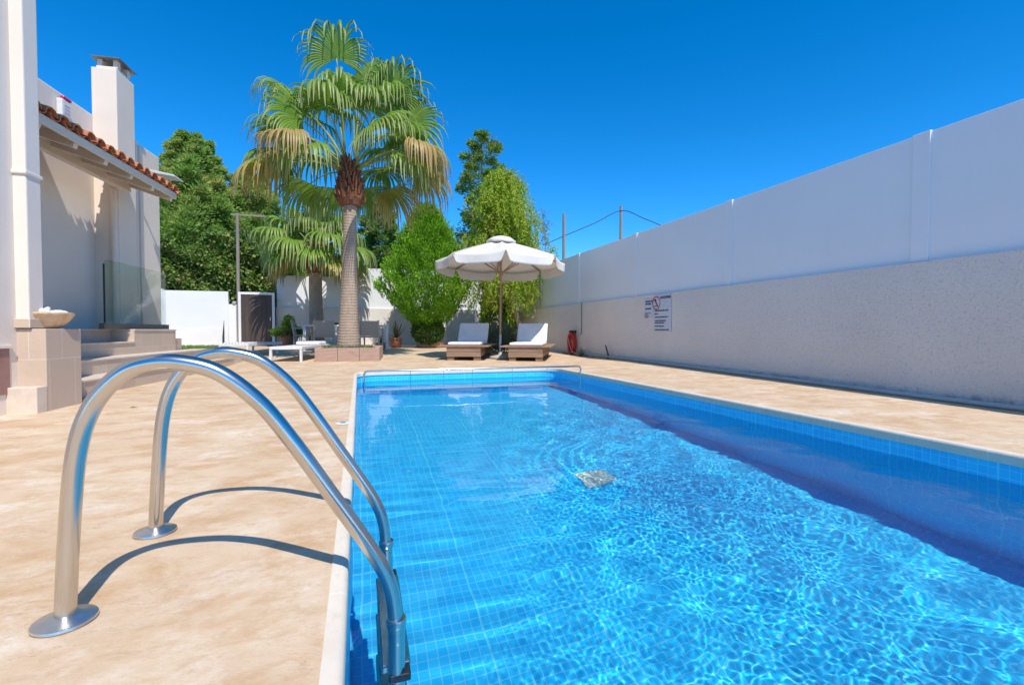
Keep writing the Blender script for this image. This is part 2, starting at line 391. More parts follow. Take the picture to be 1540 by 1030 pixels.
# ------------------------------------------------------------------ pool ladder
RAIL = [(-.679,0,0),(-.668,0,.2),(-.65,0,.4),(-.617,0,.515),(-.56,0,.59),(-.50,0,.617),(-.43,0,.618),(-.345,0,.59),(-.253,0,.51),(-.173,0,.40),(-.074,0,.243),(.014,0,.102),(.062,0,.015),(.086,0,-.06),(.095,0,-.15),(.097,0,-.26)]
lad = empty('pool_ladder', (-.3, 1.69, 0), 0, 'polished steel ladder with two arched handrails at the near pool edge', 'pool ladder')
yn = 1.416-1.69; yf = 1.957-1.69
for y in (yn, yf):
    m = MB().tube([(p.x+.3, y, p.z) for p in crom(RAIL, 8)], .0212, 20)
    h = m.build('handrail', M['steel'], lad, smooth=True)
    MB().lathe([(.061, .001), (.0635, .004), (.062, .009), (.055, .012), (.034, .016), (.025, .021)], (-.679+.3, y, 0), 36).build('flange', M['brushed'], h, smooth=True)
    st = MB().tube([(.397, y, -.13), (.397, y, -1.28)], .0245, 18).build('stringer', M['steel'], lad, smooth=True)
    MB().lathe([(.0265, 0), (.0285, .004), (.0285, .022), (.0265, .026)], (.397, y, -.155), 20).build('collar', M['steel'], st, smooth=True)
    MB().bar((.397, y, -1.25), (.272, y, -1.25), .03, .03).build('foot', M['dark_plastic'], st, bevel=.004)
for z in (-.40, -.67, -.94):
    t_ = MB().box(.355, .44, yn+.02, yf-.02, z-.02, z+.02).build('tread', M['steel'], lad, bevel=.006)
    for y in (yn, yf): MB().box(.374, .436, y-.027, y+.027, z-.018, z+.018).build('tread_end', M['dark_plastic'], t_, bevel=.006)
for o in [lad]+list(lad.children_recursive):
    if o.type == 'MESH': o.cycles.is_caustics_receiver = True
# low steel rail across the far end
hr = empty('end_rail', (1.78, 7.35, 0), 0, 'low thin steel rail across the far end of the pool', 'rail')
zt = .105
P = [(-1.715,0,-.26),(-1.715,0,zt-.05),(-1.70,0,zt-.012),(-1.665,0,zt),(0,0,zt),(1.69,0,zt),(1.735,0,zt-.012),(1.75,0,zt-.05),(1.75,0,-.26)]
MB().tube(P, .014, 12).build('top_tube', M['steel'], hr, smooth=True)
for x in (-1.05, -.55, -.1, .55, 1.15): MB().tube([(x,0,-.25),(x,0,zt-.008)], .0035, 6).build('upright', M['steel'], hr)
MB().tube([(-1.71,0,-.145),(1.745,0,-.145)], .004, 6).build('lower_wire', M['steel'], hr)
# skimmer lid let into the paving
sk = MB().lathe([(.055,.001),(.058,.004),(.05,.007),(.0,.007)], (-.12, 3.84, 0), 28).build('skimmer_lid', simple('white_plastic', (.72,.76,.78), None, 20, .4), smooth=True)
tag(sk, 'small round white lid in the paving beside the pool coping', 'lid')
MB().lathe([(.022,.0072),(.022,.0095),(.0,.0095)], (-.12, 3.84, 0), 20).build('lid_button', simple('blue_plastic', (.05,.25,.55), None, 20, .4), sk)

# ------------------------------------------------------------------ right boundary wall
lw = MB()
ys = np.linspace(-4, 18.9, 60)
WXF = 5.56
for i in range(len(ys)-1):
    a, b = ys[i], ys[i+1]
    lw.add([(WXF,a,gz(WXF,a)-.1),(WXF,b,gz(WXF,b)-.1),(WXF,b,1.41),(WXF,a,1.41)], [(0,3,2,1)])
    lw.add([(WXF,a,1.41),(WXF,b,1.41),(WXF+.22,b,1.41),(WXF+.22,a,1.41)], [(0,3,2,1)])
o = lw.build('boundary_wall', M['stucco']); tag(o, 'rough beige stucco boundary wall along the right side of the pool', 'wall')
pf = empty('panel_fence', (WXF+.05, 7, 1.41), 0, 'tall smooth blue-white panel fence standing on the stucco wall', 'fence')
js = [-2.1, .72, 3.56, 6.32, 9.05, 11.85, 14.65, 17.4, 18.9]
for a, b in zip(js[:-1], js[1:]):
    MB().box(0, .05, a+.06-7, b-.06-7, .003, 1.335).build('fence_panel', M['panel'], pf, bevel=.004)
for j in js[:-1]:
    MB().box(-.018, .068, j-.085-7, j+.085-7, .004, 1.345).build('fence_post', M['panel'], pf, bevel=.006)
# drainage pipe at the foot of the wall
pp = crom([(5.42, -2, .03), (5.44, 2.65, .03), (5.42, 4, gz(5.42,4)+.03), (5.43, 6, gz(5.43,6)+.03), (5.45, 9, gz(5.45,9)+.03), (5.46, 12.5, gz(5.46,12.5)+.03)], 6)
tag(MB().tube(pp, .024, 12).build('drain_pipe', M['grey_plastic'], smooth=True), 'long grey plastic pipe lying at the foot of the stucco wall', 'pipe')
# ------------------------------------------------------------------ the house (local frame: x towards the pool, y along the house)
HA = R(5.29)
house = empty('house', (-2.595, 5.076, 0), -HA, 'cream rendered house wing with tiled eave and square chimney', 'house')
M['terracotta'] = simple('terracotta', (.56, .20, .085), (.40, .13, .06), 7, .7, bump=.2, bscale=60)
M['cream_wood'] = simple('cream_painted_wood', (.70, .61, .49), (.62, .53, .42), 5, .55, bump=.12, bscale=30, dist=.003, aniso=(1,.2,1))
M['tan_board'] = simple('tan_boarding', (.50, .40, .29), (.42, .33, .24), 4, .7, bump=.1)
M['cap_metal'] = simple('chimney_metal', (.24, .235, .22), (.16, .155, .15), 8, .5, .4)
M['dark_grey'] = simple('dark_grey_metal', (.13, .14, .13), (.10, .11, .10), 8, .45)
w = MB().box(-6, -.21, -5.5, .30, -.05, 6.6)
w.box(-.30, -.115, .124, .30, .72, 6.6)
w.build('wing_wall', M['house'], house, bevel=.012)
MB().box(-.32, -.105, .108, .312, 2.03, 2.065).build('wall_band', M['house'], house, bevel=.008)
MB().box(-.33, -.095, .10, .345, .722, .80).build('pillar_base', M['step'], house, bevel=.005)
MB().box(-6, -1.6, .305, 5.5, -.05, 3.975).box(-4, -1.47, 4.86, 5.52, -.05, 3.93).build('main_wall', M['house'], house, bevel=.015)
ch = MB().box(-1.61, -1.275, 3.80, 4.30, -.05, 4.70).build('chimney', M['house'], house, bevel=.012)
MB().box(-1.58, -1.31, 3.87, 4.25, 4.698, 4.76).build('chimney_crown', M['house'], ch, bevel=.01)
for a in (-1.55, -1.34):
    for b in (3.95, 4.22): MB().box(a-.03, a+.03, b-.04, b+.04, 4.759, 4.88).build('cap_post', M['house'], ch)
c0 = MB(); zc = 4.878; q4 = lambda t0, t1, u0, u1, z: [(t0,u0,z),(t1,u0,z),(t1,u1,z),(t0,u1,z)]
c0.hexa(q4(-1.64, -1.25, 3.84, 4.34, zc), q4(-1.64, -1.25, 3.84, 4.34, zc+.012))
c0.hexa(q4(-1.635, -1.255, 3.845, 4.335, zc+.0125), q4(-1.52, -1.37, 3.99, 4.19, zc+.075))
c0.build('chimney_cap', M['cap_metal'], ch)
MB().tube([(-1.315, 3.755, .73), (-1.315, 3.755, 2.86)], .042, 14).build('downpipe', M['house'], house, smooth=True)
MB().tube([(-1.43, 4.60, .76), (-1.43, 4.60, 3.9)], .04, 12).build('downpipe', M['house'], house, smooth=True)
# niche low on the wing wall
nf = MB().box(-.214, -.200, -.55, .03, .17, .55).build('vent_panel', simple('rust_red_paint', (.36,.20,.165), (.30,.16,.13), 6, .6), house)
MB().box(-.215, -.185, -.60, .06, .552, .575).build('vent_sill', M['house'], nf)
# tiled eave on rafters
e0, e1, ze, zi = -.54, -1.20, 2.86, 3.07
s0, s1 = .31, 3.86
can = MB().hexa([(e1,s0,zi-.03),(e0,s0,ze-.03),(e0,s1,ze-.03),(e1,s1,zi-.03)], [(e1,s0,zi),(e0,s0,ze),(e0,s1,ze),(e1,s1,zi)]).build('eave_boarding', M['tan_board'], house)
tl = MB(); nt = 17; pit = (s1-s0)/nt; sl = (ze-zi)/(e0-e1)
def tile_row(m, yc, r, xa, xb, za, zb, flip):
    n = 8; vs = []
    for (x, z, q) in ((xa, za, r), (xb, zb, r*.86)):
        for rad in (q, q-.014):
            for k in range(n+1):
                a = math.pi*k/n
                vs.append((x, yc+rad*math.cos(a), z+(-1 if flip else 1)*rad*math.sin(a)*.85))
    N = n+1; fs = []
    for k in range(n):
        fs += [(k, k+1, 2*N+k+1, 2*N+k), (N+k+1, N+k, 3*N+k, 3*N+k+1), (k+1, k, N+k, N+k+1), (2*N+k, 2*N+k+1, 3*N+k+1, 3*N+k)]
    m.add(vs, fs)
for i in range(nt):
    y = s0+pit*(i+.5); L = .37
    for j in range(3):
        xa = e0+.075-j*.28; xb = xa-L; lift = .004*j
        jx, jy = random.Random(i*9+j).uniform(-.01, .01), random.Random(i*7+j).uniform(-.006, .006)
        f_ = lambda x: ze+sl*(x-e0)
        tile_row(tl, y+jy, .088, xa+jx, xb+jx, f_(xa)+.055, f_(xb)+.055-.012, False)
        tile_row(tl, y+pit/2, .082, xa-.03, xb-.03, f_(xa-.03)+.088, f_(xb-.03)+.08, True)
tl.build('roof_tiles', M['terracotta'], house, smooth=True, angle=50)
MB().box(e0+.003, e0+.028, s0, s1+.02, ze-.085, ze+.012).build('fascia', M['cream_wood'], house, bevel=.004)
zb_ = lambda x: ze+sl*(x-e0)-.03
for k in range(7):
    y = .42+k*.56
    MB().bar((e0-.002, y, zb_(e0)-.055), (e1+.02, y, zb_(e1)-.055), .07, .10).build('rafter', M['cream_wood'], house)
MB().box(-1.185, -1.10, s0, 3.79, 2.83, 2.985).build('beam', M['cream_wood'], house, bevel=.006)
# ------------------------------------------------------------------ pedestal, steps and terrace
ped = empty('pedestal', (-2.595, 5.076, 0), -HA, 'stone clad pedestal block at the house corner carrying a shell bowl', 'pedestal')
MB().box(-.90, 0, .126, .589, -.03, .715).build('block', M['step'], ped, bevel=.006)
MB().box(-.55, .004, 0, .1255, -.03, .222).build('plinth', M['tread'], ped, bevel=.008)
sp_ = empty('entrance_steps', (-2.595, 5.076, 0), -HA, 'beige tiled entrance steps rising to the house terrace', 'steps')
for (t0, t1, z, y1_) in ((-.56, -.26, .18, 5.6), (-.86, -.56, .36, 5.25)):
    MB().box(t0, t1, .592, y1_, -.03, z-.022).build('riser', M['step'], sp_)
    MB().box(t0, t1+.012, .592, y1_+.006, z-.021, z).build('tread', M['tread'], sp_, bevel=.004)
MB().box(-1.16, -.86, .592, 3.30, -.03, .518).build('riser', M['step'], sp_)
MB().box(-1.16, -.848, .592, 3.298, .519, .54).build('tread', M['tread'], sp_, bevel=.004)
MB().box(-1.62, -1.16, .592, 4.60, -.03, .697).box(-1.16, -.86, 3.302, 4.60, -.03, .697).build('terrace_wall', M['step'], sp_)
MB().box(-1.62, -1.148, .592, 3.30, .698, .72).box(-1.62, -.85, 3.302, 4.61, .698, .72).build('terrace_slab', M['tread'], sp_, bevel=.003)
MB().box(-1.5, -.90, 4.602, 4.92, -.03, .56).build('side_step', M['step'], sp_)
MB().box(-1.4, -.30, 5.7, 6.4, -.03, .13).build('landing', M['tread'], sp_)
# glass balustrade
gb = empty('glass_balustrade', (-2.595, 5.076, 0), -HA, 'clear frameless glass balustrade in a dark channel on the terrace edge', 'balustrade')
t = NT('greenish_glass'); t.n.remove(t.b)
tr = t.node('ShaderNodeBsdfTransparent'); tr.inputs['Color'].default_value = (.92, .96, .94, 1)
gs = t.node('ShaderNodeBsdfGlossy', i_Roughness=.01); lw_ = t.node('ShaderNodeLayerWeight', i_Blend=.5); fr = t.node('ShaderNodeMath', operation='MULTIPLY_ADD'); t.l.new(t.math('POWER', lw_.outputs['Facing'], 5.0), fr.inputs[0]); fr.inputs[1].default_value = .9; fr.inputs[2].default_value = .04
mx = t.node('ShaderNodeMixShader'); t.l.new(fr.outputs[0], mx.inputs[0]); t.l.new(tr.outputs[0], mx.inputs[1]); t.l.new(gs.outputs[0], mx.inputs[2]); t.l.new(mx.outputs[0], t.out.inputs['Surface'])
M['glass'] = t.m
g = MB(); ra = .06
out = [(2.88, .78), (4.60, .78), (4.60, 1.68)]+[(2.88+ra-ra*math.sin(R(a)), 1.68-ra+ra*math.cos(R(a))) for a in (0, 22, 45, 67, 90)]
g.v = [(-1.012, y, z) for y, z in out]+[(-1.0, y, z) for y, z in out]; n_ = len(out)
g.f = [tuple(range(n_-1,-1,-1)), tuple(range(n_, 2*n_))]+[(k, (k+1) % n_, n_+(k+1) % n_, n_+k) for k in range(n_)]
g.build('pane', M['glass'], gb)
MB().box(-1.0155, -.9965, 2.868, 2.879, .79, 1.615).build('edge_trim', M['dark_plastic'], gb)
MB().box(-1.04, -.97, 2.80, 4.63, .722, .80).build('base_channel', M['dark_grey'], gb, bevel=.003)
# shell bowl
M['bowl'] = simple('ochre_ceramic', (.60, .40, .22), (.70, .56, .40), 12, .5, bump=.2)
HWp = lambda t_, s_, z_: (-2.595+math.sin(HA)*s_+math.cos(HA)*t_, 5.076+math.cos(HA)*s_-math.sin(HA)*t_, z_)
rib = lambda a, r, z: 1+.035*math.cos(18*a)*(1 if .02 < z < .125 else 0)
bw = MB().lathe([(.085,0),(.10,.004),(.135,.035),(.172,.075),(.195,.115),(.205,.124),(.212,.135),(.21,.147),(.196,.148),(.185,.135),(.12,.12),(.0,.115)], HWp(-.16, .37, .7155), 72, rib).build('shell_bowl', M['bowl'], smooth=True)
tag(bw, 'ribbed ochre shell bowl filled with white stones on the stone pedestal', 'bowl')
rg = random.Random(3); sb = MB()
c = HWp(-.16, .37, .7155)
for k in range(26):
    a, q = rg.uniform(0, 6.28), .15*math.sqrt(rg.random()); r_ = rg.uniform(.028, .05)
    sb.lathe([(r_*.3,-r_*.6),(r_*.85,-r_*.3),(r_,0),(r_*.8,r_*.35),(r_*.3,r_*.6)], (c[0]+q*math.cos(a), c[1]+q*math.sin(a), c[2]+.135+.055*(1-q/.15)), 9)
st_ = sb.build('white_stones', simple('white_stone', (.75,.73,.70), (.65,.63,.60), 20, .8), smooth='all'); st_['kind'] = 'stuff'
st_['label'] = 'heap of white stones inside the ribbed shell bowl'
# alarm box on the parapet
ab = empty('alarm_box', HWp(-1.6, 3.10, 3.60), -HA, 'white alarm siren box with a red top on the parapet wall', 'alarm')
MB().box(0.002, .08, -.10, .10, .03, .27).build('case', simple('alarm_white', (.78,.78,.76), None, 20, .4), ab, bevel=.02)
MB().box(.03, .086, -.07, .095, .272, .315).build('beacon', simple('alarm_red', (.62,.03,.09), None, 20, .35), ab, bevel=.015)
mk = MB()
for k in range(3): mk.box(.0805, .0825, -.05, .05, .08+.05*k, .10+.05*k)
mk.build('printed_mark', simple('pale_blue_print', (.45,.52,.66), None, 20, .5), ab)
# solar floodlight
fl = empty('floodlight', HWp(-1.30, 4.66, 3.25), -HA, 'flat grey floodlight on a bent arm beside the chimney', 'floodlight')
MB().tube([(-.17,0,-.30),(-.05,0,-.06),(.08,0,.12),(.16,0,.14)], .014, 10).build('arm', M['grey_plastic'], fl, smooth=True)
MB().hexa([(.05,-.17,.12),(.52,-.17,.06),(.52,.17,.06),(.05,.17,.12)], [(.09,-.15,.175),(.48,-.15,.105),(.48,.15,.105),(.09,.15,.175)]).build('lamp_head', M['grey_plastic'], fl, bevel=.012)
# ------------------------------------------------------------------ back and left walls
M['blue_white'] = simple('pale_panel', (.76, .78, .80), (.72, .74, .77), .8, .45)
BY = 18.3
zg = gz(0, BY)
bw_ = MB().box(-2.72, 6.1, BY, BY+.3, zg-.1, 1.50).build('back_wall', M['stucco'], bevel=.01); tag(bw_, 'beige stucco wall across the back of the garden behind the trees', 'wall')
bf = empty('back_fence', (0, BY+.07, 1.50), 0, 'white panel fence standing on the back stucco wall', 'fence')
for k in range(4):
    a = -2.70+k*2.2
    MB().box(a+.004, a+2.196, 0, .05, .003, (1.10, 1.45, 1.45, 1.35)[k]).build('fence_panel', M['blue_white'], bf, bevel=.004)
lf = empty('side_wall', (0, 0, 0), 0, 'bright white wall left of the dark gate with ivy behind it', 'wall')
MB().box(-7.2, -4.10, 18.0, 18.2, .1, .80).build('wall_base', M['white_wall'], lf, bevel=.01)
MB().box(-7.2, -4.10, 18.02, 18.15, .803, 1.98).build('wall_panel', M['blue_white'], lf, bevel=.006)
MB().box(-6.0, -5.93, 17.99, 18.17, .803, 2.02).build('wall_post', M['blue_white'], lf, bevel=.006)
gp = empty('gate_pillar', (-3.95, 18.05, 0), 0, 'white rendered gate pillar with a small lamp on its top', 'pillar')
MB().box(-.13, .10, -.13, .12, .1, 1.56).build('shaft', M['white_wall'], gp, bevel=.012)
MB().box(.0, .10, -.17, -.06, 1.562, 1.66).build('lamp', M['grey_plastic'], gp, bevel=.02)
M['dark_wood'] = simple('dark_brown_sheet', (.045, .033, .028), (.085, .065, .055), 3, .5, bump=.15, bscale=12, aniso=(3,1,.3))
gt = empty('garden_gate', (-3.27, 18.1, zg), 0, 'dark brown garden gate in a white frame beside the back wall', 'gate')
for (a, b) in ((-.55, -.47), (.47, .55)): MB().box(a, b, -.04, .04, -.02, 1.80).build('frame_post', M['blue_white'], gt, bevel=.006)
MB().box(-.469, .469, -.04, .04, 1.72, 1.80).build('frame_head', M['blue_white'], gt, bevel=.006)
MB().box(-.462, .462, -.02, .02, .05, 1.715).build('leaf', M['dark_wood'], gt)
MB().box(.40, .44, -.06, -.02, .85, .98).build('handle', M['steel'], gt, bevel=.004)
# dark post leaning by the wall, timber utility post
M['grey_wood'] = simple('weathered_wood', (.30, .26, .22), (.22, .19, .16), 6, .85, bump=.3, bscale=25, aniso=(2,2,.2))
tag(MB().tube([(-4.20, 17.8, .15), (-4.21, 17.82, .5), (-4.19, 17.85, 1.02)], [.035, .03, .006], 8).build('dark_stake', M['dark_plastic']), 'thin dark pointed stake standing in front of the white wall', 'stake')
up = empty('utility_post', (-3.86, 18.32, 0), 0, 'weathered timber post with a crossbar behind the gate pillar', 'post')
MB().tube([(0,0,.1),(0,0,4.62)], [.06,.05], 10).build('pole', M['grey_wood'], up, smooth=True)
MB().box(-.19, .90, -.03, .03, 4.54, 4.60).build('crossbar', M['grey_wood'], up, bevel=.005)
# ------------------------------------------------------------------ utility poles and cable beyond the wall
for i, (x, y, h, lab) in enumerate(((10.51, 24, 6.95, 'bare utility pole behind the fence, nearer the parasol'), (13.96, 24, 7.62, 'utility pole behind the fence carrying the cable, right of the other pole'))):
    tag(MB().tube([(x, y, .1), (x, y, h)], [.10, .075], 10).build('utility_pole', M['grey_wood'], smooth=True), lab, 'pole', 'utility poles beyond the fence')
cab = crom([(9.3, 24, 5.2), (10.5, 23.97, 5.75), (12.3, 23.97, 6.55), (13.96, 23.93, 7.35), (15.5, 24.2, 7.1), (17.2, 24.5, 6.75), (22, 26, 6.0)], 6)
tag(MB().tube(cab, .022, 6).build('overhead_cable', M['dark_plastic']), 'thin dark overhead cable slung between the utility poles', 'cable')

# ------------------------------------------------------------------ sign on the wall
M['sign'] = simple('sign_white', (.62, .66, .74), None, 20, .5)
M['navy'] = simple('navy_print', (.025, .035, .10), None, 20, .5)
M['sred'] = simple('sign_red', (.45, .05, .05), None, 20, .5)
sg = empty('rules_sign', (WXF-.003, 8.15, 0), 0, 'white pool rules notice with a red prohibition circle on the stucco wall', 'sign')
# local: -y is to the right seen from the pool
y0, y1 = 7.70-8.15, 8.25-8.15
MB().box(-.012, -.001, y0, y1, .68, 1.39).build('main_board', M['sign'], sg, bevel=.002)
MB().box(-.010, -.001, y1+.012, y1+.33, .95, 1.33).build('side_board', M['sign'], sg, bevel=.002)
def text(s, size, y, z, mat, parent, xoff=-.0135, al='LEFT'):
    c = bpy.data.curves.new('lettering_curve', 'FONT'); c.body = s; c.size = size; c.align_x = al; c.extrude = .0006; c.offset = .0035
    t_ = bpy.data.objects.new('lettering_curve', c); C.objects.link(t_); bpy.context.view_layer.update()
    me = bpy.data.meshes.new_from_object(t_.evaluated_get(bpy.context.evaluated_depsgraph_get())); bpy.data.objects.remove(t_)
    me.materials.clear(); me.materials.append(mat); o = bpy.data.objects.new('lettering', me); C.objects.link(o); o.parent = parent
    o.matrix_local = Matrix(((0,0,-1,xoff),(-1,0,0,y),(0,1,0,z),(0,0,0,1)))
    return o
text('NO', .066, y0+.345, 1.31, M['navy'], sg); text('DIVING', .066, y0+.235, 1.31, M['navy'], sg)
rg = random.Random(5)
def print_line(ya, z, wid, h):           # rows too small to read: broken dark marks
    m = MB(); y = ya
    while y > ya-wid:
        l = rg.uniform(.012, .05); m.box(-.0135, -.0122, max(y-l, ya-wid), y, z, z+h); y -= l+.010
    m.build('printed_line', M['navy'], sg)
for z, wdt in ((1.07,.44),(1.01,.10),(.945,.42),(.875,.35),(.835,.31),(.77,.30),(.70,.46)): print_line(y1-.03, z, wdt, .028)
for z, wdt in ((1.265,.28),(1.215,.20),(1.12,.20)): print_line(y1+.30, z, wdt, .03)
for k in range(7): print_line(y1+.325, 1.05-.016*k, .10+.14*rg.random(), .007)
cy_, cz_ = y1-.075, 1.235
ring = MB(); n = 40
for k in range(n):
    a0, a1 = 2*math.pi*k/n, 2*math.pi*(k+1)/n; p = lambda r, a, x: (x, cy_+r*math.cos(a), cz_+r*math.sin(a))
    for x in (-.0136,): ring.add([p(.135,a0,x),p(.135,a1,x),p(.112,a1,x),p(.112,a0,x)], [(0,1,2,3)])
ring.bar((-.0136, cy_+.085, cz_+.085), (-.0136, cy_-.085, cz_-.085), .02, .001, (1,0,0))
ring.build('prohibition_ring', M['sred'], sg)
fg = MB()
fg.add([(-.0132, cy_+.03*math.cos(a)+.03, cz_+.055+.03*math.sin(a)) for a in [2*math.pi*k/12 for k in range(12)]], [tuple(range(12))])
fg.bar((-.0132, cy_+.02, cz_+.03), (-.0132, cy_-.03, cz_-.04), .035, .001, (1,0,0)).bar((-.0132, cy_-.06, cz_-.06), (-.0132, cy_+.06, cz_-.06), .018, .001, (1,0,0))
fg.build('pictogram', M['navy'], sg)
# water pipe, tap and coiled red hose
wp = empty('wall_pipe', (WXF-.02, 11.5, 0), 0, 'thin grey water pipe with a tap running down the stucco wall', 'pipe')
MB().tube([(0,0,1.45),(0,0,.60)], .013, 8).build('pipe_run', M['grey_wood'], wp, smooth=True)
MB().tube([(0,0,.61),(-.07,0,.60),(-.09,0,.55)], .016, 8).build('tap', M['grey_plastic'], wp, smooth=True)
hz = empty('hose_coil', (WXF-.07, 11.9, .34), 0, 'bright red hose coiled on a wall hook beneath the tap', 'hose')
co = []
for k in range(241):
    a = 2*math.pi*k/24; r_ = .13+.045*math.sin(k*.35)
    co.append((-.035+.05*math.sin(k*.11), .185*math.cos(a)*(.9+.1*math.sin(k*.2)), .02+(.27+.02*math.sin(k*.31))*math.sin(a)))
MB().tube(co, .019, 7).build('coil', simple('red_hose', (.50, .035, .02), (.62, .08, .04), 6, .45), hz, smooth='all')
MB().tube([(-.10,.12,.16),(-.12,-.02,-.02),(-.11,-.18,-.20),(-.08,-.42,-.26),(-.1,-.62,-.29)], .016, 8).build('loose_end', simple('pale_hose', (.62,.30,.22), None, 6, .5), hz, smooth=True)
MB().bar((.05,0,.32),(-.12,0,.33),.03,.03).box(-.09, .07, -.05, .05, .29, .36).build('hook', M['dark_plastic'], hz)
for (x, y, z0, z1, lab) in ((5.46, 9.95, 0, .36, 'short crooked dark stick standing against the stucco wall'),):
    tag(MB().tube([(x, y, z0), (x, y-.02, .15), (x-.01, y+.03, .27), (x-.01, y+.08, z1)], [.028,.022,.018,.012], 8).build('wall_stick', M['dark_wood'], smooth=True), lab, 'stick')

# ------------------------------------------------------------------ parasol
M['canvas'] = simple('cream_canvas', (.80, .765, .70), (.76, .72, .65), 6, .8)
tcv = NT('cream_canvas_cloth'); tcv.base((.86, .84, .79), .85, spec=.1)
trn = tcv.node('ShaderNodeBsdfTranslucent'); trn.inputs['Color'].default_value = (.80, .74, .64, 1)
mx = tcv.node('ShaderNodeMixShader'); mx.inputs[0].default_value = .30
tcv.l.new(tcv.b.outputs[0], mx.inputs[1]); tcv.l.new(trn.outputs[0], mx.inputs[2]); tcv.l.new(mx.outputs[0], tcv.out.inputs['Surface'])
tcv.bump(tcv.noise(9, 4, .6), .25, .02)
M['canvas'] = tcv.m
M['teak'] = simple('teak_wood', (.33, .20, .115), (.42, .28, .17), 5, .6, bump=.2, bscale=30, aniso=(1,6,1))
M['brown_wood'] = simple('weathered_brown_wood', (.235, .145, .09), (.33, .22, .145), 5, .7, bump=.25, bscale=24, aniso=(.4,4,4))
ux, uy = 3.17, 10.95; uz = gz(ux, uy)
um = empty('parasol', (ux, uy, uz), 0, 'large cream parasol with a scalloped valance on a wooden pole between the loungers', 'parasol')
um.rotation_euler = (R(-1.5), R(1.0), R(0))
MB().tube([(0,0,.55),(0,0,2.80)], .024, 14).build('pole', M['teak'], um, smooth=True)
MB().tube([(0,0,0.02),(0,0,.56)], .03, 14).build('pole_sleeve', M['grey_plastic'], um, smooth=True)
MB().lathe([(.26,0),(.27,.02),(.25,.06),(.06,.085),(.04,.16)], (0,0,0), 28).build('base', simple('concrete_base', (.48,.45,.40), None, 9, .8), um, smooth=True)
RR, ZR, ZA = 1.54, 2.27, 2.79; A0 = R(-90-YAW*57.3+5)
cn = []; nseg, nr = 8, 7
mbc = MB(); sub = 8
def canopy_pt(k, u, rfrac):
    a0, a1 = A0+2*math.pi*k/nseg, A0+2*math.pi*(k+1)/nseg
    p = Vector((math.cos(a0), math.sin(a0)))*(1-u)+Vector((math.cos(a1), math.sin(a1)))*u
    sag = -.07*math.sin(math.pi*u)*math.sin(math.pi*min(1, rfrac*.75))
    z = ZA+(ZR-ZA)*(.86*rfrac+.14*rfrac**2)
    return (p.x*RR*rfrac, p.y*RR*rfrac, z+sag)
for k in range(nseg):
    vs, fs = [], []
    for j in range(nr+1):
        rf = .13+.87*j/nr
        vs += [canopy_pt(k, i/sub, rf) for i in range(sub+1)]
    for j in range(nr):
        for i in range(sub): fs.append((j*(sub+1)+i, (j+1)*(sub+1)+i, (j+1)*(sub+1)+i+1, j*(sub+1)+i+1))
    mbc.add(vs, fs)
cano = mbc.build('canopy', M['canvas'], um, smooth=True, angle=25)
sol = cano.modifiers.new('cloth', 'SOLIDIFY'); sol.thickness = .004
vl = MB()
for k in range(nseg):       # valance panel: hangs from the rim, lower in the middle, notched at the ribs
    vs, fs = [], []; nn = 16; rows = 5
    for j in range(rows+1):
        for i in range(nn+1):
            u = i/nn; w_ = math.sin(math.pi*u)
            drop = .06+.19*min(1, w_*4.2)**.8-.03*w_
            x, y, z = canopy_pt(k, u, 1.0); q = j/rows
            inset = .06*abs(u-.5)*2*q
            uu = u+(0.5-u)*.05*q
            x2, y2, _ = canopy_pt(k, uu, 1.0)
            wob = 1+.012*math.sin(9*u+k*2)*q+.012*q
            vs.append((x2*wob, y2*wob, z-drop*q+.002))
    for j in range(rows):
        for i in range(nn): fs.append((j*(nn+1)+i, (j+1)*(nn+1)+i, (j+1)*(nn+1)+i+1, j*(nn+1)+i+1))
    vl.add(vs, fs)
v_ = vl.build('valance', M['canvas'], cano, smooth=True, angle=30); sol = v_.modifiers.new('cloth', 'SOLIDIFY'); sol.thickness = .003
vc = MB(); vs, fs = [], []
for j, (r_, z) in enumerate(((.03, 2.875), (.14, 2.868), (.27, 2.825), (.345, 2.775), (.355, 2.705))):
    for k in range(24):
        a = A0+2*math.pi*k/24; q = 1-.05*(0.5-0.5*math.cos(8*(a-A0)))
        vs.append((r_*q*math.cos(a), r_*q*math.sin(a), z-(.012*(0.5-.5*math.cos(8*(a-A0))) if j > 2 else 0)))
for j in range(4):
    for k in range(24): fs.append((j*24+k, (j+1)*24+k, (j+1)*24+(k+1) % 24, j*24+(k+1) % 24))
vc.add(vs, fs); o = vc.build('vent_cap', M['canvas'], um, smooth=True, angle=60); o.modifiers.new('cloth', 'SOLIDIFY').thickness = .004
for k in range(nseg):
    a = A0+2*math.pi*k/nseg
    MB().bar((.03*math.cos(a), .03*math.sin(a), ZA-.05), (RR*.985*math.cos(a), RR*.985*math.sin(a), ZR-.02), .018, .026).build('rib', M['teak'], um)
    MB().bar((.03*math.cos(a), .03*math.sin(a), 2.02), (RR*.52*math.cos(a), RR*.52*math.sin(a), ZA+(ZR-ZA)*.52-.045), .014, .02).build('strut', M['teak'], um)
MB().lathe([(.05,0),(.06,.01),(.06,.07),(.04,.09)], (0,0,1.97), 16).build('runner', M['teak'], um, smooth=True)
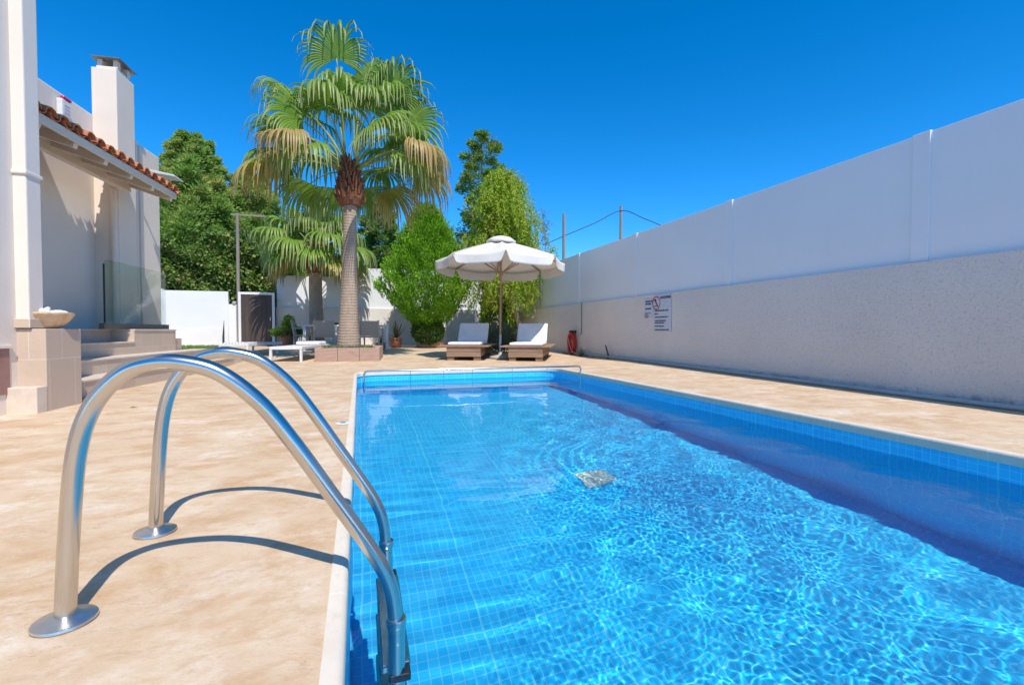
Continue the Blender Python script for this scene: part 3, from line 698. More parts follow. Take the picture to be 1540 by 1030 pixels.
# ------------------------------------------------------------------ wooden loungers with white cushions
M['cushion'] = simple('white_cushion', (.78, .78, .77), (.73, .73, .73), 4, .8, bump=.2, bscale=14, dist=.01)
def lounger():
    r_ = empty('wooden_lounger', (0,0,0)); L = 2.0
    for k in range(2): MB().box(-.38, .38, .0, .03, .085+.11*k, .19+.11*k).build('front_board', M['brown_wood'], r_, bevel=.004)
    for s in (-1, 1):
        for k in range(2):
            a, b = sorted((s*.38, s*.352)); MB().box(a, b, .031, L, .085+.11*k, .19+.11*k).build('side_board', M['brown_wood'], r_, bevel=.004)
        for y in (.0, L-.16):
            a, b = sorted((s*.37, s*.22)); MB().box(a, b, y+.032 if y == 0 else y, y+.15, .0, .084).build('foot', M['brown_wood'], r_, bevel=.004)
    MB().box(-.38, .38, L-.03, L-.001, .085, .30).build('end_board', M['brown_wood'], r_)
    sl_ = MB()
    for k in range(17): sl_.box(-.56, .56, -.03+k*.122, .08+k*.122, .303, .332)
    sl_.build('slatted_top', M['brown_wood'], r_, bevel=.004)
    MB().box(-.37, .37, .06, 1.30, .334, .405).build('seat_cushion', M['cushion'], r_, bevel=.03, seg=3)
    a = R(50); c_, s_ = math.cos(a), math.sin(a); y0_, z0_ = 1.30, .37
    P = lambda x, d, h: (x, y0_+d*c_-h*s_, z0_+d*s_+h*c_)
    MB().hexa([P(-.37,.0,0),P(.37,.0,0),P(.37,.58,0),P(-.37,.58,0)], [P(-.37,.0,.075),P(.37,.0,.075),P(.37,.58,.075),P(-.37,.58,.075)]).build('back_cushion', M['cushion'], r_, bevel=.028, seg=3)
    MB().hexa([P(-.36,-.03,-.03),P(.36,-.03,-.03),P(.36,.55,-.03),P(-.36,.55,-.03)], [P(-.36,-.03,-.002),P(.36,-.03,-.002),P(.36,.55,-.002),P(-.36,.55,-.002)]).build('back_frame', M['brown_wood'], r_)
    MB().bar((-.25, 1.60, .64), (-.25, 1.90, .33), .03, .03).build('back_prop', M['brown_wood'], r_)
    return r_
l1 = lounger(); l1.location = (2.20, 10.52, gz(2.2, 10.6)); l1.rotation_euler = (0,0,R(-22))
tag(l1, 'wooden lounger with white cushions wholly in the parasol shade, left of the pole', 'lounger', 'wooden loungers under the parasol')
l2 = copy_tree(l1); l2.location = (3.47, 10.00, gz(3.4, 10.2)); l2.rotation_euler = (0,0,R(-26))
tag(l2, 'wooden lounger with half-sunlit white backrest, nearest the stucco wall', 'lounger')
# folded white towel edge on the left lounger
# ------------------------------------------------------------------ white sunbeds by the palm
M['white_metal'] = simple('white_enamel', (.78, .78, .76), None, 10, .4)
M['sling'] = simple('pale_sling', (.66, .63, .57), (.60, .57, .52), 30, .8)
def sunbed():
    r_ = empty('white_sunbed', (0,0,0)); w_, L = .33, 1.9
    for s in (-1, 1): MB().box(min(s*w_, s*(w_-.05)), max(s*w_, s*(w_-.05)), 0, L, .26, .32).build('side_rail', M['white_metal'], r_, bevel=.006)
    for y in (0, L-.05): MB().box(-w_+.051, w_-.051, y, y+.05, .26, .32).build('end_rail', M['white_metal'], r_, bevel=.006)
    for s in (-1, 1):
        for y in (.0, L-.3): MB().box(min(s*w_, s*(w_-.045)), max(s*w_, s*(w_-.045)), y, y+.045, 0, .259).build('leg', M['white_metal'], r_)
    MB().box(-w_+.05, w_-.05, .05, L-.05, .30, .312).build('sling', M['sling'], r_)
    return r_
b1 = sunbed(); b1.location = (-1.46, 11.00, gz(-1.4, 11)); b1.rotation_euler = (0,0,R(-14))
tag(b1, 'white metal sunbed with a pale sling just left of the palm planter', 'sunbed', 'white sunbeds by the palms')
b2 = copy_tree(b1); b2.location = (-2.75, 12.5, gz(-2.6, 12.8)); b2.rotation_euler = (0,0,R(-14))
tag(b2, 'white metal sunbed with a striped towel, partly behind the ladder rail', 'sunbed')
tw = MB().box(-.26, .26, .05, .75, .315, .345).build('striped_towel', None, None, bevel=.012)
tt = NT('striped_cloth'); sp = tt.node('ShaderNodeSeparateXYZ'); tt.l.new(tt.coord(), sp.inputs[0])
tt.base(tt.mix(tt.math('GREATER_THAN', tt.math('SINE', tt.math('MULTIPLY', sp.outputs[0], 90.0)), .2), (.74,.73,.70), (.40,.42,.45)), .85); tw.data.materials.append(tt.m)
tw.location = (b2.location.x, b2.location.y, b2.location.z); tw.rotation_euler = b2.rotation_euler
tag(tw, 'grey and white striped towel spread on the farther white sunbed', 'towel')
cu = MB().box(-.27, .27, 1.25, 1.8, .315, .40).build('grey_cushion', M['cushion'], None, bevel=.035)
cu.location = b1.location; cu.rotation_euler = b1.rotation_euler
tag(cu, 'pale cushion lying on the far end of the white sunbed by the planter', 'cushion')
# ------------------------------------------------------------------ white table and chairs behind the palm
tx, ty = -.34, 15.1; tz = gz(0, ty)
tb = empty('garden_table', (tx, ty, tz), 0, 'long white garden table behind the palm trunk', 'table')
MB().box(-1.17, 1.17, -.42, .42, .70, .745).build('tabletop', M['white_metal'], tb, bevel=.005)
for x in (-1.16, 1.09):
    for y in (-.41, .34): MB().box(x, x+.07, y, y+.07, 0, .699).build('leg', M['white_metal'], tb)
M['taupe'] = simple('taupe_weave', (.44, .40, .34), (.38, .34, .29), 40, .75, bump=.2, bscale=120)
M['taupe_frame'] = simple('taupe_frame', (.50, .46, .40), None, 20, .5)
def chair():
    r_ = empty('garden_chair', (0,0,0))
    MB().box(-.24, .24, -.23, .23, .41, .45).build('seat', M['taupe'], r_, bevel=.012)
    MB().hexa([(-.24,-.25,.46),(.24,-.25,.46),(.24,-.225,.46),(-.24,-.225,.46)], [(-.23,-.33,.86),(.23,-.33,.86),(.23,-.305,.86),(-.23,-.305,.86)]).build('backrest', M['taupe'], r_, bevel=.01)
    for s in (-1, 1):
        MB().bar((s*.25,-.25,0),(s*.25,-.25,.45),.035,.035,(0,1,0)).bar((s*.255,-.25,.45),(s*.245,-.325,.87),.03,.03,(0,1,0)).build('rear_leg', M['taupe_frame'], r_)
        MB().bar((s*.25,.23,0),(s*.25,.23,.62),.035,.035,(0,1,0)).build('front_leg', M['taupe_frame'], r_)
        MB().bar((s*.255,-.28,.635),(s*.255,.25,.635),.045,.025).build('armrest', M['taupe_frame'], r_)
    return r_
c1 = chair(); c1.location = (-.93, 14.35, gz(0,14.35)); c1.rotation_euler = (0,0,R(4))
tag(c1, 'taupe woven chair with its back to the pool, left of the palm trunk', 'chair', 'taupe chairs round the white table')
c2 = copy_tree(c1); c2.location = (.33, 13.9, gz(0,13.9)); c2.rotation_euler = (0,0,R(-14)); tag(c2, 'taupe woven chair pushed askew right of the palm trunk', 'chair')
c3 = copy_tree(c1); c3.location = (-1.55, 15.5, gz(0,15.5)); c3.rotation_euler = (0,0,R(-90)); tag(c3, 'taupe woven chair at the shaded left end of the table', 'chair')
ashb = MB().lathe([(.07,0),(.11,.03),(.12,.06),(.10,.06),(.0,.03)], (tx-.28, ty, tz+.746), 20).build('dark_bowl', M['dark_plastic'], smooth=True)
tag(ashb, 'small dark bowl standing on the white garden table', 'bowl')
# ------------------------------------------------------------------ planters and pots
M['brick'] = simple('pink_brown_brick', (.36, .235, .175), (.46, .32, .25), 6, .85, bump=.4, bscale=18, dist=.01, aniso=(.6,1,6))
M['soil'] = simple('soil', (.10, .075, .05), (.17, .14, .08), 12, .95, bump=.6, bscale=40, dist=.02)
pl_ = empty('palm_planter', (-.24, 10.88, gz(0, 10.9)), R(-6), 'low pinkish brown brick planter round the tall palm', 'planter')
for (x0, x1, y0_, y1_) in ((-.66,-.205,0,.12),(-.20,.24,0,.12),(.245,.66,0,.12)): MB().box(x0, x1, y0_, y1_, -.03, .285).build('front_block', M['brick'], pl_, bevel=.008)
for s in (-1, 1): MB().box(min(s*.66, s*.55), max(s*.66, s*.55), .122, 1.30, -.03, .298).build('side_block', M['brick'], pl_, bevel=.008)
MB().box(-.549, .549, 1.18, 1.30, -.03, .298).build('rear_block', M['brick'], pl_, bevel=.008)
MB().box(-.549, .549, .121, 1.179, -.02, .265).build('soil', M['soil'], pl_)
tp = MB().lathe([(.44,0),(.47,.02),(.49,.20),(.46,.21),(.44,.14),(.0,.13)], (2.28, 16.2, gz(0,16.2)), 26).build('round_planter', M['brick'], smooth=True)
tag(tp, 'low round brick planter at the foot of the bright green conifer', 'planter')
def pot(x, y, z, s, mat, lab, name='terracotta_pot'):
    o = MB().lathe([(.62*s,0),(.68*s,.02*s),(.92*s,1.2*s),(1.0*s,1.22*s),(1.02*s,1.45*s),(.9*s,1.46*s),(.86*s,1.3*s),(0,1.28*s)], (x, y, z), 24).build(name, mat, smooth=True)
    return tag(o, lab, 'pot')
M['pot'] = simple('terracotta_clay', (.50, .19, .10), (.42, .16, .09), 9, .75, bump=.1)
pot(1.15, 16.3, gz(0,16.3), .22, M['pot'], 'orange terracotta pot holding the spiky plant right of the table')
pot(.62, 14.9, gz(0,14.9), .15, simple('pink_clay', (.55,.34,.25), None, 8, .8), 'small pale pink clay pot half hidden by the askew chair')
pot(-2.10, 16.6, gz(0,16.6), .30, simple('brown_clay', (.30,.15,.09), None, 8, .8), 'wide brown clay pot with a trimmed shrub beside the gate')
# skimmed leaf on paving
lfm = MB(); lfm.add([(-.03,0,.004),(0,-.014,.012),(.04,0,.006),(0,.014,.01)], [(0,1,2,3)]); lfm.add([(-.03,0,.0035),(0,-.014,.0115),(.04,0,.0055),(0,.014,.0095)], [(3,2,1,0)])
tag(lfm.build('dry_leaf', simple('dry_leaf', (.16,.06,.03), None, 8, .8), loc=(-1.96, 5.2, 0), rz=.3), 'single curled brown leaf lying on the paving near the steps', 'leaf')
# dark timber bracket post by the back wall
tr_ = empty('carved_post', (4.42, 17.4, gz(0,17.4)), 0, 'dark carved timber post with a short crossarm behind the left lounger', 'post')
MB().box(-.06, .06, -.06, .06, 0, 1.62).build('post', M['dark_wood'], tr_, bevel=.008)
MB().box(-.20, .18, -.05, .05, 1.50, 1.60).build('crossarm', M['dark_wood'], tr_, bevel=.008)
for k in range(6): MB().box(-.085, .085, -.085, .085, .85+.1*k, .90+.1*k).build('carved_ring', M['dark_wood'], tr_, bevel=.006)
# ------------------------------------------------------------------ vegetation
def norm(a): return a/np.maximum(np.linalg.norm(a, axis=1, keepdims=True), 1e-9)
def leaves(P, D, size, width, rng, tilt=.6, fold=0.0):
    """one small leaf per row: P base points, D growth directions, size (n,) lengths, width ratio"""
    n = len(P); D = norm(D+rng.normal(0, tilt, (n,3))*.5)
    S = norm(np.cross(D, rng.normal(0, 1, (n,3)))); L = size[:, None]; w_ = L*width/2
    a, b = P-S*w_*.25, P+S*w_*.25
    mid = P+D*L*.5; N_ = np.cross(S, D)
    c, d = mid+S*w_+N_*L*fold, mid-S*w_+N_*L*fold
    e = P+D*L
    V = np.stack([P, c, e, d], 1).reshape(-1, 3)
    F = np.arange(4*n).reshape(n, 4); return V, F
def limb_mesh(segs):
    m = MB()
    for path, r0, r1 in segs:
        k = len(path); m.tube(path, [r0+(r1-r0)*i/(k-1) for i in range(k)], 7)
    return m
M['bark'] = simple('grey_brown_bark', (.20,.15,.11), (.13,.10,.075), 9, .9, bump=.5, bscale=30, dist=.02, aniso=(2,2,.4))
M['pale_bark'] = simple('pale_bark', (.36,.28,.21), (.27,.21,.16), 9, .9, bump=.4, bscale=30, dist=.015, aniso=(2,2,.4))
F_ = {}
F_['thuja'] = foliage('bright_conifer_foliage', (.15,.38,.012), (.26,.50,.02), (.07,.20,.01), .6, .22, 3.2)
F_['cypress'] = foliage('blue_green_cypress', (.22,.40,.07), (.42,.58,.14), (.56,.56,.19), .6, .5, .9)
F_['dark'] = foliage('dark_green_foliage', (.14,.28,.06), (.29,.44,.10), (.32,.32,.12), .6, .45, .9)
F_['weep'] = foliage('yellow_green_foliage', (.28,.45,.025), (.44,.56,.05), (.52,.53,.10), .55, .5, 1.5)
F_['ivy'] = foliage('glossy_ivy_leaf', (.09,.21,.035), (.24,.35,.08), (.36,.38,.13), .3, .3, 2.5)
F_['shrub'] = foliage('grey_green_leaf', (.16,.20,.10), (.25,.28,.16), None, .6, .3, 2)
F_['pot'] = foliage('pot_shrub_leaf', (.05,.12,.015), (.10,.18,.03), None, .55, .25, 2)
F_['spike'] = foliage('bronze_spike_leaf', (.13,.15,.05), (.24,.17,.07), None, .5, .2, 2)
F_['grass'] = foliage('lawn_blade', (.10,.20,.02), (.17,.28,.04), None, .6, .35, 3)

def plume_tree(name, base, height, zlow, rfun, nb, per, leaf, mat, label, seed, group=None, up=.35, droop=.15, wid=.45, trunk_r=.12, bark='bark', lean=(0,0)):
    """conifer-like tree: branches leave the trunk all the way up, each carrying feathery leaf clusters"""
    rng = np.random.default_rng(seed); rg = random.Random(seed)
    root = empty(name, base, 0, label, 'tree', group)
    segs = [([(lean[0]*t, lean[1]*t, height*.97*t) for t in np.linspace(0, 1, 8)], trunk_r, .02)]
    Ps, Ds = [], []
    for b in range(nb):
        h = zlow+(height-zlow)*((b+rg.random())/nb)**1.05; f = (h-zlow)/(height-zlow)
        az = b*2.39996+rg.uniform(-.4, .4); Lb = rfun(f, az)*rg.uniform(.72, 1.12)
        o = np.array([lean[0]*h/height, lean[1]*h/height, h-.22*Lb])
        dr = np.array([math.cos(az), math.sin(az), 0])
        ts = np.linspace(0, 1, 6)
        path = [tuple(o+dr*Lb*t+np.array([0,0,1])*Lb*(up*t-droop*t*t*1.6)) for t in ts]
        segs.append((path, max(.012, .03*(1-f)+.012), .005))
        tip0 = .15 if f > .12 else .3
        t = rng.uniform(tip0, 1, per)**.75; base_p = np.array([o+dr*Lb*q+np.array([0,0,1])*Lb*(up*q-droop*q*q*1.6) for q in t])
        side = np.array([-dr[1], dr[0], 0]); sp = Lb*wid*(1.02-t*.75)
        u1, u2 = rng.normal(0, .5, per), rng.normal(0, .33, per)
        p = base_p+side*(u1*sp)[:, None]+np.array([0,0,1])*(u2*sp+.06*Lb)[:, None]
        d = dr*.8+side*np.sign(u1)[:, None]*np.abs(u1)[:, None]*.9+np.array([0,0,1])*(.35+u2*.5)[:, None]
        Ps.append(p); Ds.append(d)
    P, D = np.concatenate(Ps), np.concatenate(Ds)
    V, F = leaves(P, D, rng.uniform(.6, 1.5, len(P))*leaf, .32, rng, .6, .06)
    limb_mesh(segs).build('trunk', M[bark], root, smooth='all')
    np_mesh('crown', V, F, mat, root)
    return root

# tall dark conifer on the left, others behind the palms and the parasol
plume_tree('cypress_tree', (-6.2, 22, .15), 8.1, 1.0, lambda f, a: 2.25*(1-f)**.55*(.62+.5*abs(math.sin(a*1.5+f*8)))+.3, 150, 640, .15, F_['cypress'],
           'tall blue green conifer left of the palms, behind the ivy', 11, up=.55, wid=.5)
plume_tree('cypress_tree', (-4.4, 23.2, .15), 7.1, 1.0, lambda f, a: 2.1*(1-f)**.5*(.62+.5*abs(math.sin(a*1.5+f*7)))+.3, 120, 600, .15, F_['cypress'],
           'shorter blue green conifer partly hidden by the palm, behind the timber post', 12, up=.55, wid=.5)
plume_tree('dark_tree', (.9, 23.5, .15), 6.3, .8, lambda f, a: 2.1*(1-f)**.6*(.8+.3*math.sin(a*3+f*7))+.3, 90, 330, .17, F_['dark'],
           'dark leafy tree behind the back fence between palm trunk and bright conifer', 13)
plume_tree('dark_tree', (3.2, 24.5, .15), 6.4, .8, lambda f, a: 1.9*(1-f)**.6*(.8+.3*math.sin(a*3+f*7))+.3, 70, 300, .17, F_['dark'],
           'dark tree just visible over the top of the bright green conifer', 14)
plume_tree('pine_tree', (5.75, 23, .15), 10.0, 2.5, lambda f, a: 1.6*(1-f)**.45*(.45+.75*abs(math.sin(a*1.5+f*11)))+.3, 60, 330, .17, F_['dark'],
           'tall ragged dark pine rising behind the yellow green tree', 15, wid=.55, up=.5)
plume_tree('dark_tree', (-2.1, 24.5, .15), 5.6, .6, lambda f, a: 2.2*(1-f)**.5*(.8+.3*math.sin(a*3+f*7))+.3, 80, 320, .18, F_['dark'],
           'dark tree behind the fence above the short palm', 16)

# bright clipped conifer: an upright ovoid of vertical sprays
def ovoid_conifer():
    rng = np.random.default_rng(21); root = empty('bright_conifer', (2.12, 15.9, gz(2, 15.9)), 0, 'bright green egg-shaped conifer in a round brick planter', 'tree')
    Hh = 4.55
    def rad(h, az):
        f = h/Hh
        r = 1.40*np.where(f < .43, np.clip((f-.12)/.31, 0, 1)**.62, np.clip((1-f)/.57, 0, 1)**.72)*np.clip(1.02-.10*np.exp(-((f-.43)/.10)**2), 0, 1)
        return r*(1+.12*np.sin(az*3+h*2.3)+.11*np.sin(az*5-h*4.1)+.09*np.sin(az*9+h*6))
    n = 2600; h = rng.uniform(.60, Hh*.985, n); az = rng.uniform(0, 2*np.pi, n)
    r = rad(h, az)*np.where(rng.random(n) < .25, rng.uniform(.45, .8, n), rng.uniform(.82, 1.04, n)); keep = r > .02; h, az, r = h[keep], az[keep], r[keep]; n = len(h)
    c = np.stack([r*np.cos(az), r*np.sin(az), h], 1)
    out = np.stack([np.cos(az), np.sin(az), np.zeros(n)], 1)
    k = 26; P = np.repeat(c, k, 0); O = np.repeat(out, k, 0); m = len(P)
    ln = rng.uniform(0, 1, m); side = np.stack([-O[:,1], O[:,0], 0*O[:,0]], 1)
    s_ = rng.normal(0, .055, m); P = P+O*(ln*.16-.05)[:, None]+side*s_[:, None]+np.array([0,0,1])*(ln*.26-.08)[:, None]+rng.normal(0, .025, (m,3))
    D = O*.45+side*(s_*4)[:, None]+np.array([0,0,1])*1.0
    V, F = leaves(P, D, rng.uniform(.045, .10, m), .42, rng, .5, .05)
    np_mesh('crown', V, F, F_['thuja'], root)
    limb_mesh([([(0,0,0),(.02,0,.6),(0,.02,1.6),(0,0,3.6)], .10, .03)]).build('trunk', M['bark'], root, smooth='all')
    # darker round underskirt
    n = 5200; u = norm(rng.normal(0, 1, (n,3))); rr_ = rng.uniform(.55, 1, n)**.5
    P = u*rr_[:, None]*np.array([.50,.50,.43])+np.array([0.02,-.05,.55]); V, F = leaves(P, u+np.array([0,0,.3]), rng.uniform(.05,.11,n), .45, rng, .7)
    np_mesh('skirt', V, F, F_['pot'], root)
ovoid_conifer()

# weeping yellow-green tree leaning out of the corner
def weeping():
    rng = np.random.default_rng(31); rg = random.Random(31)
    root = empty('weeping_tree', (5.05, 14.9, gz(5, 14.9)), 0, 'yellow green weeping tree with a slanting pale trunk behind the parasol', 'tree')
    tr = [(.0,0,0),(-.02,0,.45),(-.16,.02,1.0),(-.36,.05,1.6),(-.44,.05,2.2),(-.48,.05,3.0),(-.5,.05,4.2)]
    segs = [([tuple(p) for p in crom(tr, 4)], .085, .04)]; Ps, Ds = [], []
    cx = -.62
    nb = 150
    for b in range(nb):
        f = (b+rg.random())/nb; az = b*2.39996; zt = 2.15+3.55*f**.9
        rad = (1.78*(1-f)**.55*(.80+.32*math.sin(az*2+f*8))+.15)*rg.uniform(.55, 1.05)
        o = Vector((cx+.0, .05, zt-.45*rad)); e = Vector((cx+rad*math.cos(az), .05+rad*math.sin(az), zt+.12*rad))
        mid = (o+e)/2+Vector((0,0,.16*rad)); path = [tuple(p) for p in crom([o, mid, e], 3)]
        segs.append((path, .014, .005))
        for q in range(10):
            t = rg.uniform(.35, 1.0); p0 = Vector(path[min(len(path)-1, int(t*(len(path)-1)+.5))])+Vector((rg.gauss(0,.13), rg.gauss(0,.13), rg.gauss(0,.06)))
            Ls = rg.uniform(.35, .85) if f > .15 else rg.uniform(.7, 1.35)
            dx, dy = rg.gauss(0,.10)+.14*math.cos(az), rg.gauss(0,.10)+.14*math.sin(az)
            nl = int(34*Ls)+6; tt = np.linspace(0, 1, nl)
            sp = np.stack([p0.x+dx*tt, p0.y+dy*tt, p0.z+.05*tt-Ls*tt**1.35], 1)
            Ps.append(sp+rng.normal(0, .018, (nl,3))); d = rng.normal(0, .55, (nl,3)); d[:,2] -= .75; Ds.append(d)
    P, D = np.concatenate(Ps), np.concatenate(Ds)
    V, F = leaves(P, D, rng.uniform(.08, .15, len(P)), .30, rng, .5, .05)
    np_mesh('crown', V, F, F_['weep'], root); limb_mesh(segs).build('trunk', M['pale_bark'], root, smooth='all')
weeping()
# dark upright shrub and tall reed sprigs in the corner
def bush(name, loc, rx, ry, rz_, n, leaf, mat, label, seed, up=.4, wid=.4, cat='bush', power=.5):
    rng = np.random.default_rng(seed); root = empty(name, loc, 0, label, cat)
    u = norm(rng.normal(0, 1, (n,3))); u[:,2] = np.abs(u[:,2])*1.0-.12
    lump = 1+.16*np.sin(u[:,0]*7+seed)*np.sin(u[:,1]*6+2*seed)+.12*np.sin(u[:,2]*9+seed)
    P = u*(rng.uniform(.35, 1, n)**power*lump)[:, None]*np.array([rx, ry, rz_])+np.array([0,0,.08*rz_])
    P[:,2] = np.maximum(P[:,2], .01)
    V, F = leaves(P, u+np.array([0,0,up]), rng.uniform(.6,1.3,n)*leaf, wid, rng, .8, .05)
    np_mesh('foliage', V, F, mat, root)
    limb_mesh([([(0,0,-.02),(rx*.15*math.cos(k*2.4), ry*.15*math.sin(k*2.4), rz_*.35),(rx*.5*math.cos(k*2.4), ry*.5*math.sin(k*2.4), rz_*.75)], .012, .005) for k in range(7)]).build('stem', M['bark'], root)
    return root
bush('corner_shrub', (4.75, 16.6, gz(4.7,16.6)), .75, .6, 2.3, 9000, .11, F_['dark'], 'tall dark green shrub in the back corner behind the slanting trunk', 41, .9)
def spray(name, loc, n, L, spread, mat, label, seed, cat='plant', wid=.02, sag=.35, leafw=None):
    """stiff blades from one base"""
    rg = random.Random(seed); root = empty(name, loc, 0, label, cat); V, F = [], []
    for k in range(n):
        az, el = rg.uniform(0, 6.283), R(90)-abs(rg.gauss(0, spread)); l = L*rg.uniform(.6, 1.1)
        d = Vector((math.cos(az)*math.cos(el), math.sin(az)*math.cos(el), math.sin(el))); s = d.cross(Vector((0,0,1)))
        s = s.normalized() if s.length > .01 else Vector((1,0,0)); b0 = len(V)
        s = (s+Vector((rg.uniform(-.4,.4), rg.uniform(-.4,.4), 0))).normalized()
        for j in range(6):
            t = j/5; w_ = wid*(1-t)**.7*(.6+1.2*t if t < .3 else 1)
            p = d*l*t-Vector((0,0,1))*sag*l*t*t*(1-abs(d.z)*.6); V += [p-s*w_/2, p+s*w_/2]
        F += [(b0+2*j, b0+2*j+1, b0+2*j+3, b0+2*j+2) for j in range(5)]
    np_mesh('blades', np.array(V, dtype=float), np.array(F), mat, root); return root
spray('spiky_plant', (1.15, 16.3, gz(0,16.3)+.27), 60, .70, .62, F_['spike'], 'spiky bronze and green plant in the orange terracotta pot', 51, wid=.04, sag=.15)
spray('pot_grass', (.62, 14.9, gz(0,14.9)+.19), 60, .25, .8, F_['pot'], 'small green tuft in the pale pink clay pot', 52, wid=.03)
bush('silver_bush', (3.72, 12.9, gz(3.7,12.9)), .62, .45, .78, 2600, .14, F_['shrub'], 'grey green wispy bush between the two wooden loungers', 53, 1.6, .16)
spray('reed_clump', (3.72, 12.85, gz(3.7,12.9)), 150, .95, .40, F_['shrub'], 'pale upright blades rising from the bush between the loungers', 54, wid=.016)
bush('pot_shrub', (-2.10, 16.6, gz(0,16.6)+.36), .50, .45, .38, 3000, .08, F_['pot'], 'low dark green trimmed shrub in the wide brown pot', 55)
bush('pot_topknot', (-2.10, 16.6, gz(0,16.6)+.70), .17, .17, .30, 900, .08, F_['pot'], 'small upright tuft growing above the trimmed pot shrub', 58)
spray('wall_weed', (5.36, 11.15, gz(5.36,11.1)), 40, .30, .8, F_['shrub'], 'small pale weed growing at the foot of the stucco wall by the hose', 56, wid=.03)
# sprigs of tall cane in front of the sky
rg = random.Random(77)
cane = empty('cane_sprigs', (7.9, 21.5, .15), 0, 'pale feathery canes showing above the fence beside the yellow green tree', 'cane')
V, F, segs = [], [], []
for k in range(5):
    x, top = rg.uniform(-.9, .9), rg.uniform(5.6, 7.9); segs.append(([(x,0,0),(x+.1,0,top*.6),(x+.25*(k%2*2-1)*.6,0,top)], .02, .006))
    for j in range(60):
        t = rg.random(); p = Vector((x+.2*(k%2*2-1)*.6*t, rg.gauss(0,.1), top*(.72+.28*t))); a = rg.uniform(0, 6.28)
        d = Vector((math.cos(a), math.sin(a)*.6, rg.uniform(-.5,.7))).normalized(); l = rg.uniform(.2,.5); s = d.cross(Vector((0,0,1))).normalized()*.016; b0 = len(V)
        V += [p-s, p+s, p+d*l*.6+s*1.2+Vector((0,0,-.02)), p+d*l*.6-s*1.2+Vector((0,0,-.02)), p+d*l+Vector((0,0,-.12))+s*.2, p+d*l+Vector((0,0,-.12))-s*.2]; F += [(b0,b0+1,b0+2,b0+3),(b0+3,b0+2,b0+4,b0+5)]
np_mesh('leaves', np.array([tuple(v) for v in V]), np.array(F), F_['shrub'], cane); limb_mesh(segs).build('stem', M['pale_bark'], cane)
# ivy over the fence behind the white wall
rng = np.random.default_rng(61); ivy = empty('ivy_hedge', (-5.0, 19.2, .15), 0, 'dense glossy ivy hedge rising behind the white wall and gate', 'hedge')
n = 15000; x = rng.uniform(-2.6, 2.75, n); top = 3.75+.35*np.sin(x*2.1)+.22*np.sin(x*5.3+1)-.35*np.clip(x-1.2, 0, 2)
z = 1.2+(top-1.2)*rng.uniform(0, 1, n)**.8
y = -.25-.22*np.sin(x*3+z*2.2)*np.sin(z*3.1)+rng.uniform(-.10, .35, n)
V, F = leaves(np.stack([x,y,z],1), np.stack([rng.normal(0,.5,n), -np.ones(n)*.7, rng.normal(-.25,.5,n)],1), rng.uniform(.08,.16,n), .8, rng, .8, .08)
np_mesh('leaves', V, F, F_['ivy'], ivy)
MB().box(-2.7, 2.75, .16, .24, 0, 3.3).build('mesh_panel', M['dark_grey'], ivy)
limb_mesh([([(-2.4+.6*k,.1,0),(-2.3+.6*k,.05,1.5),(-2.5+.6*k,.1,3.0)], .03, .01) for k in range(9)]).build('stem', M['bark'], ivy)
# strip of lawn
n = 5000; x = rng.uniform(-6.3, -3.9, n); y = rng.uniform(15.3, 17.9, n); z = np.array([gz(a, b) for a, b in zip(x, y)])
V, F = leaves(np.stack([x,y,z],1), np.tile([0,0,1.0],(n,1)), rng.uniform(.05,.11,n), .12, rng, .7)
lawn = np_mesh('lawn_grass', V, F, F_['grass']); tag(lawn, 'strip of short green lawn in front of the white wall', 'grass', kind='stuff')
n = 1500; a, r_ = rng.uniform(0, 6.28, n), np.sqrt(rng.random(n)); x, y = -.24+.55*r_*np.cos(a), 11.5+.5*r_*np.sin(a)
V, F = leaves(np.stack([x,y,np.full(n, gz(0,11.5)+.255)],1), np.tile([0,0,1.0],(n,1)), rng.uniform(.03,.09,n), .3, rng, .9)
tag(np_mesh('planter_weeds', V, F, F_['shrub']), 'low dry weeds round the palm base inside the brick planter', 'weeds', kind='stuff')

# ------------------------------------------------------------------ fan palms
def frond_mat(name, g1, g2, tip, tipfrac):
    t = NT(name); at = t.node('ShaderNodeAttribute', attribute_name='along'); ge = t.node('ShaderNodeNewGeometry')
    c = t.mix(ge.outputs['Random Per Island'], g1, g2); c = t.mix(t.ramp(at.outputs['Fac'], [(tipfrac, 0), (min(1, tipfrac+.3), 1)]), c, tip)
    t.base(c, .42, spec=.45); tr = t.node('ShaderNodeBsdfTranslucent'); t.l.new(c, tr.inputs['Color'])
    mx = t.node('ShaderNodeMixShader'); mx.inputs[0].default_value = .42; t.l.new(t.b.outputs[0], mx.inputs[1]); t.l.new(tr.outputs[0], mx.inputs[2]); t.l.new(mx.outputs[0], t.out.inputs['Surface'])
    return t.m
FR = {'g': frond_mat('green_palm_frond', (.17,.32,.035), (.26,.40,.06), (.42,.48,.18), .58),
      'y': frond_mat('yellowing_palm_frond', (.22,.30,.04), (.32,.35,.06), (.58,.44,.14), .42),
      'b': frond_mat('withered_palm_frond', (.36,.36,.08), (.48,.40,.12), (.52,.36,.15), .30)}
M['petiole'] = simple('palm_petiole', (.20,.27,.06), (.28,.30,.09), 5, .5)
